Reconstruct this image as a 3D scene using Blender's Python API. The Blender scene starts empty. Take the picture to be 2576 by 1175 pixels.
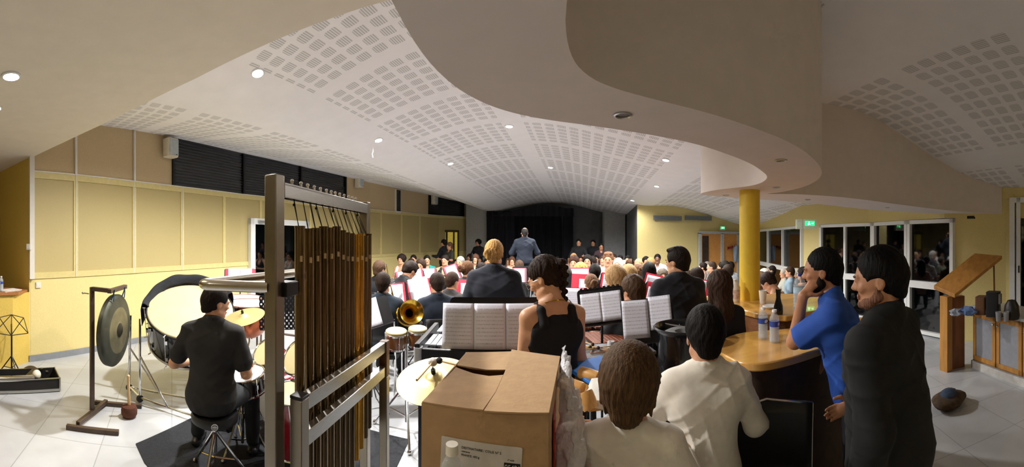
import bpy, bmesh, math, random
import numpy as np
from mathutils import Vector, Matrix
PI = math.pi
random.seed(5)
C = bpy.context.scene.collection
SC = bpy.context.scene
# ------------------------------------------------------------------ camera, world, exposure
F = 900.0; HZ = 604.0; CH = 1.75            # panorama: pixels per radian, horizon row, eye height
cam_d = bpy.data.cameras.new('camera'); cam = bpy.data.objects.new('camera', cam_d); C.objects.link(cam)
cam.location = (0, 0, CH); cam.rotation_euler = (PI/2, 0, 0)
cam_d.type = 'PANO'; cam_d.panorama_type = 'CENTRAL_CYLINDRICAL'
cam_d.central_cylindrical_range_u_min = -1288/F; cam_d.central_cylindrical_range_u_max = 1288/F
cam_d.central_cylindrical_range_v_min = -(1175-HZ)/F; cam_d.central_cylindrical_range_v_max = HZ/F
cam_d.central_cylindrical_radius = 1.0
cam_d.clip_start = 0.05
SC.camera = cam
w = bpy.data.worlds.new('night'); SC.world = w; w.use_nodes = True
w.node_tree.nodes['Background'].inputs[0].default_value = (0.02, 0.025, 0.04, 1)
w.node_tree.nodes['Background'].inputs[1].default_value = 0.3
SC.view_settings.view_transform = 'Standard'; SC.view_settings.look = 'None'
SC.view_settings.gamma = 1.0; SC.view_settings.exposure = 1.0; SC.view_settings.use_curve_mapping = False
try:
    SC.cycles.use_adaptive_sampling = True; SC.cycles.adaptive_threshold = 0.04; SC.cycles.adaptive_min_samples = 8
    SC.cycles.max_bounces = 6; SC.cycles.diffuse_bounces = 4; SC.cycles.glossy_bounces = 3
    SC.cycles.transmission_bounces = 6; SC.cycles.transparent_max_bounces = 6
    SC.cycles.caustics_reflective = False; SC.cycles.caustics_refractive = False
    SC.cycles.sample_clamp_indirect = 4.0
    SC.cycles.use_light_tree = True
except Exception: pass

def P(px, py, r):
    t = (px-1288)/F
    return Vector((r*math.sin(t), r*math.cos(t), CH+(HZ-py)/F*r))
def Pz(px, py, z): return P(px, py, (z-CH)*F/(HZ-py))
def TH(px): return (px-1288)/F
def XY(px, r): t = TH(px); return (r*math.sin(t), r*math.cos(t))

# ceiling surface: a wave running along the room axis
TV = 0.2
GU = [-9,-6,-5.3,-3.8,-2.7,-1.6,-0.5,0.6,1.9,3.1,4.2,5.0,5.8,7.0,10]
GZ = [3.8,3.66,3.54,3.38,3.62,3.80,3.74,3.50,3.26,3.28,3.10,2.92,2.74,2.56,2.5]
def g_u(u):
    u = np.clip(np.asarray(u, float), GU[0], GU[-1]-1e-6)
    k = np.clip(np.searchsorted(GU, u, side='right')-1, 0, len(GU)-2)
    U = np.array(GU); Z = np.array(GZ)
    m = np.zeros(len(GU)); m[1:-1] = (Z[2:]-Z[:-2])/(U[2:]-U[:-2])
    h = U[k+1]-U[k]; t = (u-U[k])/h
    return (2*t**3-3*t*t+1)*Z[k]+(t**3-2*t*t+t)*h*m[k]+(3*t*t-2*t**3)*Z[k+1]+(t**3-t*t)*h*m[k+1]
def uv_of(x, y): return x*math.cos(TV)-y*math.sin(TV), x*math.sin(TV)+y*math.cos(TV)
def xy_of(u, v): return u*math.cos(TV)+v*math.sin(TV), -u*math.sin(TV)+v*math.cos(TV)
def ceil_z(x, y):
    u, v = uv_of(x, y)
    k = min(max((u+5.2)/1.4, 0), 1); k = k*k*(3-2*k)
    return float(g_u(u)) - (0.01+0.02*k)*max(v, 0)
def hit_ceil(px, py):
    r = 1.0
    for i in range(4000):
        p = P(px, py, r)
        if p.z >= ceil_z(p.x, p.y): return p
        r += 0.005
    return p

# ------------------------------------------------------------------ materials
def lin(c):
    if isinstance(c, str):
        c = [int(c[i:i+2], 16)/255 for i in (0, 2, 4)]
    return tuple(((v+0.055)/1.055)**2.4 if v > 0.04045 else v/12.92 for v in c)
MATS = {}
def mat(name, col, rough=0.6, metal=0.0, var=0.08, scale=18, bump=0.0, emit=0, stretch=None, spec=None, objcol=False, trans=0, bscale=None, alpha=1, coat=0, sheen=0):
    if name in MATS: return MATS[name]
    m = bpy.data.materials.new(name); m.use_nodes = True; nt = m.node_tree; N = nt.nodes; L = nt.links
    b = N['Principled BSDF']; c = lin(col)
    b.inputs['Roughness'].default_value = rough; b.inputs['Metallic'].default_value = metal
    if spec is not None: b.inputs['Specular IOR Level'].default_value = spec
    if trans: b.inputs['Transmission Weight'].default_value = trans
    if alpha < 1: b.inputs['Alpha'].default_value = alpha
    if coat: b.inputs['Coat Weight'].default_value = coat
    if sheen: b.inputs['Sheen Weight'].default_value = sheen
    tc = N.new('ShaderNodeTexCoord'); mp = N.new('ShaderNodeMapping'); L.new(tc.outputs['Object'], mp.inputs[0])
    if stretch: mp.inputs['Scale'].default_value = stretch
    nz = N.new('ShaderNodeTexNoise'); nz.inputs['Scale'].default_value = scale; nz.inputs['Detail'].default_value = 3
    L.new(mp.outputs[0], nz.inputs[0])
    mx = N.new('ShaderNodeMix'); mx.data_type = 'RGBA'; mx.blend_type = 'MULTIPLY'; mx.inputs[0].default_value = 1
    rp = N.new('ShaderNodeMapRange'); rp.inputs[3].default_value = 1-var*1.6; rp.inputs[4].default_value = 1+var*1.6
    rp.inputs[1].default_value = 0.25; rp.inputs[2].default_value = 0.75
    L.new(nz.outputs[0], rp.inputs[0]); L.new(rp.outputs[0], mx.inputs[7])
    if objcol:
        oi = N.new('ShaderNodeObjectInfo'); L.new(oi.outputs['Color'], mx.inputs[6])
    else: mx.inputs[6].default_value = (*c, 1)
    L.new(mx.outputs[2], b.inputs['Base Color'])
    if bump:
        bp = N.new('ShaderNodeBump'); bp.inputs['Strength'].default_value = bump; bp.inputs['Distance'].default_value = 0.01
        if bscale:
            n2 = N.new('ShaderNodeTexNoise'); n2.inputs['Scale'].default_value = bscale; L.new(mp.outputs[0], n2.inputs[0]); L.new(n2.outputs[0], bp.inputs['Height'])
        else: L.new(nz.outputs[0], bp.inputs['Height'])
        L.new(bp.outputs[0], b.inputs['Normal'])
    if emit:
        b.inputs['Emission Color'].default_value = (*c, 1); b.inputs['Emission Strength'].default_value = emit
    m['nz'] = 1; MATS[name] = m; return m
def nodes_of(m): return m.node_tree.nodes, m.node_tree.links
def math_n(N, L, op, a, b=None, c=None):
    n = N.new('ShaderNodeMath'); n.operation = op
    for i, v in enumerate((a, b, c)):
        if v is None: continue
        if isinstance(v, (int, float)): n.inputs[i].default_value = v
        else: L.new(v, n.inputs[i])
    return n.outputs[0]

M_wall = mat('wall_yellow', 'ddcc8c', 0.75, var=0.04, scale=60, bump=0.08)
M_wall2 = mat('wall_yellow_warm', 'd9bb5a', 0.75, var=0.05, scale=60, bump=0.08)
M_beige = mat('wall_beige', 'c6b08a', 0.8, var=0.04, scale=50, bump=0.05)
M_cork = mat('acoustic_panel', 'b9a872', 0.55, var=0.08, scale=200, bump=0.05)
M_rail = mat('panel_rail', 'd3c384', 0.5, var=0.04)
M_white = mat('white_paint', 'dedbd2', 0.45, var=0.02)
M_frame = mat('white_frame', 'e2e4e2', 0.35, var=0.02)
M_soffit = mat('soffit_plaster', 'e6ddd0', 0.85, var=0.02, scale=8, bump=0.03)
M_soffit2 = mat('curved_plaster', 'e0d6d1', 0.85, var=0.02, scale=8, bump=0.03)
M_greyw = mat('stage_wall', '6b6d70', 0.8, var=0.08, scale=6)
M_curt = mat('stage_curtain', '14141d', 0.9, var=0.2, scale=9, stretch=(6, 6, 0.3), bump=0.5)
M_base = mat('grey_tile_skirting', '878b90', 0.4, var=0.06)
M_glass = mat('night_glass', '020304', 0.04, var=0.3, scale=3, spec=0.7)
M_alu = mat('brushed_alu', 'b8b6b0', 0.3, 1.0, var=0.06, scale=30, stretch=(1, 1, 12))
M_chrome = mat('chrome', 'd6d6d6', 0.12, 1.0, var=0.03)
M_black = mat('black_metal', '15151a', 0.4, 0.3, var=0.1)
M_blackp = mat('black_plastic', '121214', 0.45, var=0.1)

# ------------------------------------------------------------------ mesh builder
class MB:
    def __init__(s): s.v = []; s.f = []; s.uv = None
    def _add(s, vs, fs, M=None):
        o = len(s.v)
        for p in vs:
            p = Vector(p)
            if M is not None: p = M @ p
            s.v.append(p[:])
        s.f += [tuple(i+o for i in f) for f in fs]; return s
    def box(s, c, d, M=None, rz=0):
        x, y, z = d[0]/2, d[1]/2, d[2]/2
        vs = [(i*x, j*y, k*z) for k in (-1, 1) for j in (-1, 1) for i in (-1, 1)]
        T = Matrix.Translation(c) @ Matrix.Rotation(rz, 4, 'Z')
        if M is not None: T = M @ T
        return s._add(vs, [(0,2,3,1),(4,5,7,6),(0,1,5,4),(2,6,7,3),(0,4,6,2),(1,3,7,5)], T)
    def rbox(s, c, d, b=0.01, M=None, n=3):
        x, y, z = d[0]/2, d[1]/2, d[2]/2; b = min(b, x*.99, y*.99)
        pts = []
        for cx, cy, a0 in ((x-b, y-b, 0), (-x+b, y-b, PI/2), (-x+b, -y+b, PI), (x-b, -y+b, 1.5*PI)):
            for i in range(n+1):
                a = a0+PI/2*i/n; pts.append((cx+b*math.cos(a), cy+b*math.sin(a)))
        T = Matrix.Translation(c)
        if M is not None: T = M @ T
        return s.prism(pts, -z, z, T)
    def prism(s, pts, z0, z1, M=None):
        n = len(pts); top = z1 if callable(z1) else (lambda x, y: z1)
        vs = [(p[0], p[1], z0) for p in pts]+[(p[0], p[1], top(p[0], p[1])) for p in pts]
        fs = [tuple(range(n-1, -1, -1)), tuple(range(n, 2*n))]+[(i, (i+1) % n, (i+1) % n+n, i+n) for i in range(n)]
        return s._add(vs, fs, M)
    def cyl(s, a, b, r0, r1=None, n=16, caps=True):
        if r1 is None: r1 = r0
        a = Vector(a); b = Vector(b); d = (b-a).normalized()
        q = d.to_track_quat('Z', 'Y').to_matrix()
        X = q @ Vector((1, 0, 0)); Y = q @ Vector((0, 1, 0)); vs = []
        for c, r in ((a, r0), (b, r1)):
            for i in range(n):
                t = 2*PI*i/n; vs.append(c+X*(r*math.cos(t))+Y*(r*math.sin(t)))
        fs = [(i, (i+1) % n, (i+1) % n+n, i+n) for i in range(n)]
        if caps: fs += [tuple(range(n-1, -1, -1)), tuple(range(n, 2*n))]
        return s._add(vs, fs)
    def tube(s, pts, r, n=10, closed=False, flat=None):
        pts = [Vector(p) for p in pts]; m = len(pts); rs = r if isinstance(r, (list, tuple)) else [r]*m
        vs = []; up = None
        for i in range(m):
            if closed: d = pts[(i+1) % m]-pts[i-1]
            else: d = pts[min(i+1, m-1)]-pts[max(i-1, 0)]
            d.normalize()
            if up is None:
                up = Vector((0, 0, 1)) if abs(d.z) < .9 else Vector((1, 0, 0))
            X = d.cross(up)
            if X.length < 1e-4: X = d.orthogonal()
            X.normalize(); up = X.cross(d).normalized()
            for k in range(n):
                t = 2*PI*k/n; vs.append(pts[i]+X*(rs[i]*math.cos(t))+up*(rs[i]*math.sin(t)*(flat or 1)))
        fs = []
        for i in range(m if closed else m-1):
            j = (i+1) % m
            fs += [(i*n+k, i*n+(k+1) % n, j*n+(k+1) % n, j*n+k) for k in range(n)]
        if not closed: fs += [tuple(range(n-1, -1, -1)), tuple(range((m-1)*n, m*n))]
        return s._add(vs, fs)
    def lathe(s, prof, n=24, M=None, a0=0, a1=2*PI):
        full = abs(a1-a0-2*PI) < 1e-6; k = n if full else n+1; m = len(prof)
        vs = [(r*math.cos(a0+(a1-a0)*i/n), r*math.sin(a0+(a1-a0)*i/n), z) for i in range(k) for r, z in prof]
        fs = []
        for i in range(n):
            j = (i+1) % k
            fs += [(i*m+q, j*m+q, j*m+q+1, i*m+q+1) for q in range(m-1)]
        return s._add(vs, fs, M)
    def ball(s, c, r, n=12, sc=(1, 1, 1), M=None):
        prof = [(max(1e-4, r*math.sin(PI*i/n)), -r*math.cos(PI*i/n)) for i in range(n+1)]
        T = Matrix.Translation(c) @ Matrix.Diagonal((*sc, 1))
        if M is not None: T = M @ T
        return s.lathe(prof, n*2, T)
    def grid(s, fn, nu, nv, M=None, close_u=False):
        vs = [fn(i/nu, j/nv) for i in range(nu+1) for j in range(nv+1)]
        return s._add(vs, [(i*(nv+1)+j, (i+1)*(nv+1)+j, (i+1)*(nv+1)+j+1, i*(nv+1)+j+1) for i in range(nu) for j in range(nv)], M)
    def build(s, name, m, parent=None, smooth=True, angle=35, bevel=0, solid=0, subd=0, loc=None, kind=None):
        me = bpy.data.meshes.new(name); me.from_pydata(s.v, [], s.f); me.validate()
        bm = bmesh.new(); bm.from_mesh(me); bmesh.ops.recalc_face_normals(bm, faces=bm.faces)
        if smooth:
            ca = math.radians(angle)
            for f in bm.faces: f.smooth = True
            for e in bm.edges:
                if len(e.link_faces) == 2 and e.calc_face_angle(0) > ca: e.smooth = False
        bm.to_mesh(me); bm.free()
        me.materials.append(m)
        o = bpy.data.objects.new(name, me); C.objects.link(o)
        if parent is not None: o.parent = parent
        if loc is not None: o.location = loc
        if solid:
            q = o.modifiers.new('solid', 'SOLIDIFY'); q.thickness = solid; q.offset = 0
        if bevel:
            q = o.modifiers.new('bevel', 'BEVEL'); q.width = bevel; q.segments = 2; q.limit_method = 'ANGLE'
        if subd:
            q = o.modifiers.new('sub', 'SUBSURF'); q.levels = subd; q.render_levels = subd
        if kind: o['kind'] = kind
        return o
def tag(o, label, cat, group=None, kind=None):
    o['label'] = label; o['category'] = cat
    if group: o['group'] = group
    if kind: o['kind'] = kind
    return o
def thing(name, label, cat, loc=(0, 0, 0), rz=0, group=None, sc=1):
    o = bpy.data.objects.new(name, None); C.objects.link(o); o.empty_display_size = 0.1
    o.location = loc; o.rotation_euler = (0, 0, rz); o.scale = (sc, sc, sc)
    return tag(o, label, cat, group)
def struct(mb, name, m, **k): return mb.build(name, m, kind='structure', **k)
def copy_tree(o, parent=None):
    c = o.copy(); C.objects.link(c)
    if parent is not None: c.parent = parent
    for ch in list(o.children): copy_tree(ch, c)
    return c
def recolor(root, part, col):
    for ch in root.children:
        if ch.name.split('.')[0] == part: ch.color = (*lin(col), 1)
# ------------------------------------------------------------------ room shell
LW = [(-5.02,1.13),(-5.12,1.88),(-5.28,3.0),(-5.34,4.05),(-5.33,5.6),(-5.0,8.0),(-4.45,10.6),(-3.75,12.5),(-2.95,14.2),(-1.95,15.25)]
RW = [(8.9,11.3),(6.62,6.3),(6.62,4.3),(5.8,2.2),(6.16,1.19),(6.3,-3.6)]
PZ0, PZ1 = 1.195, 2.74
def wall_strip(pts, z0, z1, name, m, kind='structure'):
    mb = MB(); n = len(pts)
    top = z1 if callable(z1) else (lambda x, y: z1)
    if callable(z1):                       # subdivide so that the top follows the ceiling
        q = []
        for a, b in zip(pts[:-1], pts[1:]):
            k = max(1, int(math.dist(a, b)/0.25))
            q += [(a[0]+(b[0]-a[0])*i/k, a[1]+(b[1]-a[1])*i/k) for i in range(k)]
        pts = q+[pts[-1]]; n = len(pts)
    vs = [(x, y, z0) for x, y in pts]+[(x, y, top(x, y)) for x, y in pts]
    mb._add(vs, [(i, i+1, i+1+n, i+n) for i in range(n-1)])
    return mb.build(name, m, smooth=False, kind=kind)
def along(pts, s):
    for a, b in zip(pts[:-1], pts[1:]):
        d = math.dist(a, b)
        if s <= d: t = s/d; return (a[0]+(b[0]-a[0])*t, a[1]+(b[1]-a[1])*t), math.atan2(b[1]-a[1], b[0]-a[0])
        s -= d
    return pts[-1], math.atan2(b[1]-a[1], b[0]-a[0])
def ray_wall(px, pts):
    t = TH(px); dx, dy = math.sin(t), math.cos(t); s = 0; best = None
    for a, b in zip(pts[:-1], pts[1:]):
        ex, ey = b[0]-a[0], b[1]-a[1]; det = dx*(-ey)+dy*ex
        if abs(det) > 1e-9:
            r = (a[0]*(-ey)+a[1]*ex)/det; k = (dx*a[1]-dy*a[0])/det
            if r > 0 and -1e-6 <= k <= 1+1e-6: best = (s+k*math.hypot(ex, ey), r) if best is None or r < best[1] else best
        s += math.hypot(ex, ey)
    return best
ctop = lambda x, y: ceil_z(x, y)+0.02
SWB = -3.6   # room goes on behind the camera
# floor: big pale tiles laid askew
mf = mat('floor_tiles', 'bcbfc3', 0.32, var=0.05, scale=3)
N, L = nodes_of(mf); b = N['Principled BSDF']; mx = [n for n in N if n.type == 'MIX'][0]
tc = N.new('ShaderNodeTexCoord'); mp = N.new('ShaderNodeMapping'); mp.inputs['Rotation'].default_value = (0, 0, 0.62); L.new(tc.outputs['Object'], mp.inputs[0])
br = N.new('ShaderNodeTexBrick'); br.offset = 0; br.inputs['Scale'].default_value = 1
br.inputs['Brick Width'].default_value = 0.6; br.inputs['Row Height'].default_value = 0.6; br.inputs['Mortar Size'].default_value = 0.004
br.inputs['Color1'].default_value = (1, 1, 1, 1); br.inputs['Color2'].default_value = (.93, .93, .93, 1); br.inputs['Mortar'].default_value = (.6, .6, .6, 1)
L.new(mp.outputs[0], br.inputs[0])
m2 = N.new('ShaderNodeMix'); m2.data_type = 'RGBA'; m2.blend_type = 'MULTIPLY'; m2.inputs[0].default_value = 1
L.new(mx.outputs[2], m2.inputs[6]); L.new(br.outputs[0], m2.inputs[7]); L.new(m2.outputs[2], b.inputs['Base Color'])
struct(MB().box((1.2, 6, -0.05), (18, 19.5, 0.1)), 'floor', mf, smooth=False)
# perforated wavy ceiling
mc = mat('ceiling_plaster', 'f0eef1', 0.8, var=0.015, scale=5)
N, L = nodes_of(mc); b = N['Principled BSDF']; mx = [n for n in N if n.type == 'MIX'][0]
uvn = N.new('ShaderNodeUVMap'); uvn.uv_map = 'UVMap'; sp = N.new('ShaderNodeSeparateXYZ'); L.new(uvn.outputs[0], sp.inputs[0])
U, V = sp.outputs[0], sp.outputs[1]
strips = [(-6.1, -3.85), (-2.9, -1.32), (-0.95, 1.45), (2.35, 4.4), (5.0, 6.9)]
acc = None
for a, c in strips:
    k = math_n(N, L, 'MULTIPLY', math_n(N, L, 'GREATER_THAN', U, a), math_n(N, L, 'LESS_THAN', U, c))
    acc = k if acc is None else math_n(N, L, 'MAXIMUM', acc, k)
pu, pv = 0.1975, 0.165
fu = math_n(N, L, 'FRACT', math_n(N, L, 'DIVIDE', math_n(N, L, 'ADD', U, 20.0), pu)); fv = math_n(N, L, 'FRACT', math_n(N, L, 'DIVIDE', math_n(N, L, 'ADD', V, 20.0), pv))
du = math_n(N, L, 'ABSOLUTE', math_n(N, L, 'SUBTRACT', fu, 0.5)); dv = math_n(N, L, 'ABSOLUTE', math_n(N, L, 'SUBTRACT', fv, 0.5))
sq = math_n(N, L, 'ADD', math_n(N, L, 'POWER', math_n(N, L, 'DIVIDE', du, 0.36), 5.0), math_n(N, L, 'POWER', math_n(N, L, 'DIVIDE', dv, 0.36), 5.0))
inside = math_n(N, L, 'LESS_THAN', sq, 1.0)
gap = math_n(N, L, 'GREATER_THAN', math_n(N, L, 'FRACT', math_n(N, L, 'DIVIDE', math_n(N, L, 'ADD', V, 20.0), pv*7)), 1/7.0)
slot = math_n(N, L, 'LESS_THAN', math_n(N, L, 'FRACT', math_n(N, L, 'MULTIPLY', fu, 8.0)), 0.5)
slot2 = math_n(N, L, 'ADD', math_n(N, L, 'MULTIPLY', slot, 0.36), 0.07)
mk = math_n(N, L, 'MULTIPLY', math_n(N, L, 'MULTIPLY', math_n(N, L, 'MULTIPLY', acc, inside), gap), slot2)
m2 = N.new('ShaderNodeMix'); m2.data_type = 'RGBA'; L.new(mk, m2.inputs[0]); L.new(mx.outputs[2], m2.inputs[6]); m2.inputs[7].default_value = (*lin('3c3a38'), 1)
L.new(m2.outputs[2], b.inputs['Base Color'])
U0, U1, V0, V1 = -9.0, 10.0, -6.0, 19.0; nu, nv = 95, 60
vs = []; uvs = []
for i in range(nu+1):
    for j in range(nv+1):
        u = U0+(U1-U0)*i/nu; v = V0+(V1-V0)*j/nv; x, y = xy_of(u, v); vs.append((x, y, ceil_z(x, y))); uvs.append((u, v))
me = bpy.data.meshes.new('ceiling')
fs = [(i*(nv+1)+j, i*(nv+1)+j+1, (i+1)*(nv+1)+j+1, (i+1)*(nv+1)+j) for i in range(nu) for j in range(nv)]
# keep only what covers the room
fs = [f for f in fs if -7.6 < sum(vs[k][0] for k in f)/4 < 9.6 and -4.0 < sum(vs[k][1] for k in f)/4 < 16.2]
me.from_pydata(vs, [], fs); ul = me.uv_layers.new(name='UVMap')
for lp in me.loops: ul.data[lp.index].uv = uvs[lp.vertex_index]
for p in me.polygons: p.use_smooth = True
me.materials.append(mc); ceiling = bpy.data.objects.new('ceiling', me); C.objects.link(ceiling); ceiling['kind'] = 'structure'

# left wall: yellow dado, panels, beige top
wall_strip(LW, 0, PZ0, 'wall_left', M_wall)
wall_strip(LW, PZ0, PZ1, 'wall_left_panels', M_cork)
sA = ray_wall(435, LW)[0]; sB = ray_wall(868, LW)[0]; sC = ray_wall(1078, LW)[0]; sD = ray_wall(1165, LW)[0]
def cut(pts, s0, s1):
    q = [along(pts, s0)[0]]; s = 0
    for a, b in zip(pts[:-1], pts[1:]):
        s += math.dist(a, b)
        if s0 < s < s1: q.append(b)
    q.append(along(pts, s1)[0]); return q
tot = sum(math.dist(a, b) for a, b in zip(LW[:-1], LW[1:]))
for i, (s0, s1) in enumerate(((0, sA), (sB, sC), (sD, tot))):
    wall_strip(cut(LW, s0, s1), PZ1, ctop, 'wall_left_upper', M_beige)
def louvre_mat():
    m = mat('louvred_glass', '0a0d12', 0.25, var=0.3, scale=3, stretch=(1, 1, 8)); N, L = nodes_of(m); b = N['Principled BSDF']
    tc = N.new('ShaderNodeTexCoord'); s = N.new('ShaderNodeSeparateXYZ'); L.new(tc.outputs['Object'], s.inputs[0])
    f = math_n(N, L, 'FRACT', math_n(N, L, 'MULTIPLY', s.outputs[2], 18.0))
    mm = N.new('ShaderNodeMix'); mm.data_type = 'RGBA'; L.new(math_n(N, L, 'LESS_THAN', f, 0.35), mm.inputs[0])
    mm.inputs[6].default_value = (*lin('0b0e14'), 1); mm.inputs[7].default_value = (*lin('2a2d33'), 1); L.new(mm.outputs[2], b.inputs['Base Color']); return m
ML = louvre_mat()
for n_, (s0, s1) in enumerate(((sA, sB), (sC, sD))):
    pp = cut(LW, s0, s1)
    wn = wall_strip(pp, PZ1, ctop, 'window_%d' % (1+n_), ML)
    mb = MB(); Lw = s1-s0
    for k in range(4 if n_ == 0 else 2):
        (x, y), a = along(LW, s0+Lw*k/(3 if n_ == 0 else 1)); h = ceil_z(x, y)-PZ1
        mb.box((x+0.02, y, PZ1+h/2), (0.05, 0.05 if k else .04, h-0.03), rz=a)
    mb.build('window_frame', M_white if n_ == 2 else M_black, wn)
s0_, r0_ = ray_wall(993, LW); s1_, r1_ = ray_wall(1006, LW); (x0_, y0_), a0_ = along(LW, (s0_+s1_)/2); z0_, z1_ = CH+(HZ-535)/F*r0_, CH+(HZ-476)/F*r0_
wn_ = struct(MB().box((x0_+.02, y0_, (z0_+z1_)/2), (s1_-s0_, .05, z1_-z0_), rz=a0_), 'window_7', M_white, smooth=False)
MB().box((x0_+.035, y0_, (z0_+z1_)/2+.02), (s1_-s0_-.08, .05, z1_-z0_-.08), rz=a0_).build('pane', M_glass, wn_, smooth=False)
mb = MB(); mw = MB(); mt = MB()
for px in (190, 337, 458, 563, 655, 780, 838, 890, 958, 1010, 1056):
    s, r = ray_wall(px, LW); (x, y), a = along(LW, s)
    mb.box((x+0.008, y, (PZ0+PZ1)/2), (0.075, 0.018, PZ1-PZ0), rz=a)
    if px in (190, 337): mw.box((x+0.02, y, (PZ1+ceil_z(x, y))/2), (0.035, 0.03, ceil_z(x, y)-PZ1-0.02), rz=a)
    if px in (190, 337, 458): mt.box((x+0.02, y, (PZ0+PZ1)/2), (0.010, 0.012, PZ1-PZ0), rz=a)
for s0 in np.arange(0, tot, 0.5):
    s1 = min(s0+0.5, tot); a, b2 = along(LW, s0)[0], along(LW, s1)[0]; an = math.atan2(b2[1]-a[1], b2[0]-a[0]); c = ((a[0]+b2[0])/2, (a[1]+b2[1])/2)
    for z, h, mm, off in ((PZ1-0.05, 0.09, mb, .008), (PZ0+0.04, 0.09, mb, .008), (PZ1+0.005, 0.018, mt, .012)):
        mm.box((c[0]+off, c[1], z), (s1-s0+0.01, 0.02, h), rz=an)
struct(mb, 'trim_1', M_rail, smooth=False); struct(mw, 'trim_2', M_white, smooth=False); struct(mt, 'trim_3', M_white, smooth=False)
mb = MB()
for s0 in np.arange(0, tot-0.5, 0.5):
    a, b2 = along(LW, s0)[0], along(LW, s0+0.5)[0]; an = math.atan2(b2[1]-a[1], b2[0]-a[0])
    mb.box(((a[0]+b2[0])/2+0.01, (a[1]+b2[1])/2, 0.045), (0.51, 0.02, 0.09), rz=an)
struct(mb, 'baseboard_left', M_base, smooth=False)
# white corner post
struct(MB().box((-4.99, 1.16, (PZ0+2.95)/2), (0.07, 0.07, 2.95-PZ0)), 'trim_4', M_white, smooth=False)
# left niche: half wall with shelf, dark recess behind
struct(MB().prism([(-5.02,1.13),(-5.12,1.20),(-5.0,-3.6),(-4.82,-3.6),(-4.84,0.86)], 0, 1.0), 'wall_niche', M_wall2, smooth=False)
wall_strip([(-5.02,1.15),(-7.4,0.62)], 0, 2.97, 'wall_recess', M_wall2)
wall_strip([(-7.4,0.62),(-7.4,-3.6)], 0, 2.97, 'wall_recess_side', M_wall2)
# other walls
wall_strip([(6.3,SWB),(-7.4,SWB)], 0, lambda x, y: ceil_z(x, y)+.05, 'wall_south', M_wall)
# left door
s0 = ray_wall(623, LW)[0]; s1 = ray_wall(770, LW)[0]; (ax, ay), an = along(LW, s0); (bx, by), _ = along(LW, s1); an = math.atan2(by-ay, bx-ax); W = math.hypot(bx-ax, by-ay)
T = Matrix.Translation((ax+0.03, ay, 0)) @ Matrix.Rotation(an, 4, 'Z')
d = MB(); 
for x0, x1, z0, z1 in ((0, .13, 0, 2.23), (W-.13, W, 0, 2.23), (0, W, 2.1, 2.23), (W*.5-.03, W*.5+.03, 0, 2.1)): d.box(((x0+x1)/2, -.03, (z0+z1)/2), (x1-x0, .1, z1-z0), T)
dn = struct(d, 'door_1', M_frame, smooth=False)
MB().box((W/2, 0.0, 1.05), (W-.2, .03, 2.1), T).build('pane', M_glass, dn, smooth=False)
MB().box((.34, -.1, 2.16), (.28, .05, .05), T).tube([T @ Vector((.22, -.12, 2.13)), T @ Vector((.5, -.2, 2.13))], .008).build('door_closer', M_alu, dn)
# big flat soffit on the left
SOF = 2.946
poly = [(-7.4,SWB),(-0.23,SWB),(-0.23,1.68),(-0.59,1.68),(-1.0,1.69),(-1.47,1.69),(-2.04,1.68),(-2.7,1.62),(-3.41,1.52),(-4.2,1.36),(-5.02,1.18),(-7.4,0.66)]
struct(MB().prism(poly, SOF, lambda x, y: max(ceil_z(x, y)+.02, SOF+.1)), 'ceiling_soffit_left', M_soffit, smooth=False)
# curved hanging bulkhead
SB = 2.21
near = [(.1,SWB),(.1,.3),(.10,.68),(.13,.84),(.18,.95),(.27,1.03),(.44,1.08),(.72,1.11),(.95,1.15),(1.19,1.2),(1.49,1.33),(1.81,1.53),(2.03,1.74),(2.25,2.09),(2.35,2.45),(2.33,2.70),(2.55,2.52),(2.97,2.33),(3.5,2.24),(4.17,2.16),(4.9,2.03),(5.6,1.75),(6.12,1.25)]
far = [(6.25,2.0),(5.5,2.55),(4.6,2.95),(3.3,3.0),(2.67,3.1),(2.23,3.16),(1.95,3.16),(1.80,3.10),(1.76,3.0),(1.77,2.74),(1.86,2.5),(1.88,2.35),(1.84,2.18),(1.71,1.96),(1.50,1.80),(1.30,1.67),(.99,1.54),(.82,1.485),(.64,1.456),(.34,1.41),(.15,1.37),(.02,1.31),(-.09,1.21),(-.17,1.07),(-.22,.88),(-.23,.65),(-.23,SWB)]
def chaikin(p, it=2):
    for _ in range(it):
        q = [p[0]]
        for a, b in zip(p[:-1], p[1:]):
            q += [(a[0]*.75+b[0]*.25, a[1]*.75+b[1]*.25), (a[0]*.25+b[0]*.75, a[1]*.25+b[1]*.75)]
        p = q+[p[-1]]
    return p
poly = chaikin(near[:16])+chaikin(near[16:])+chaikin(far)
struct(MB().prism(poly, SB, lambda x, y: ceil_z(x, y)+.02), 'ceiling_bulkhead', M_soffit2, angle=30)
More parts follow.
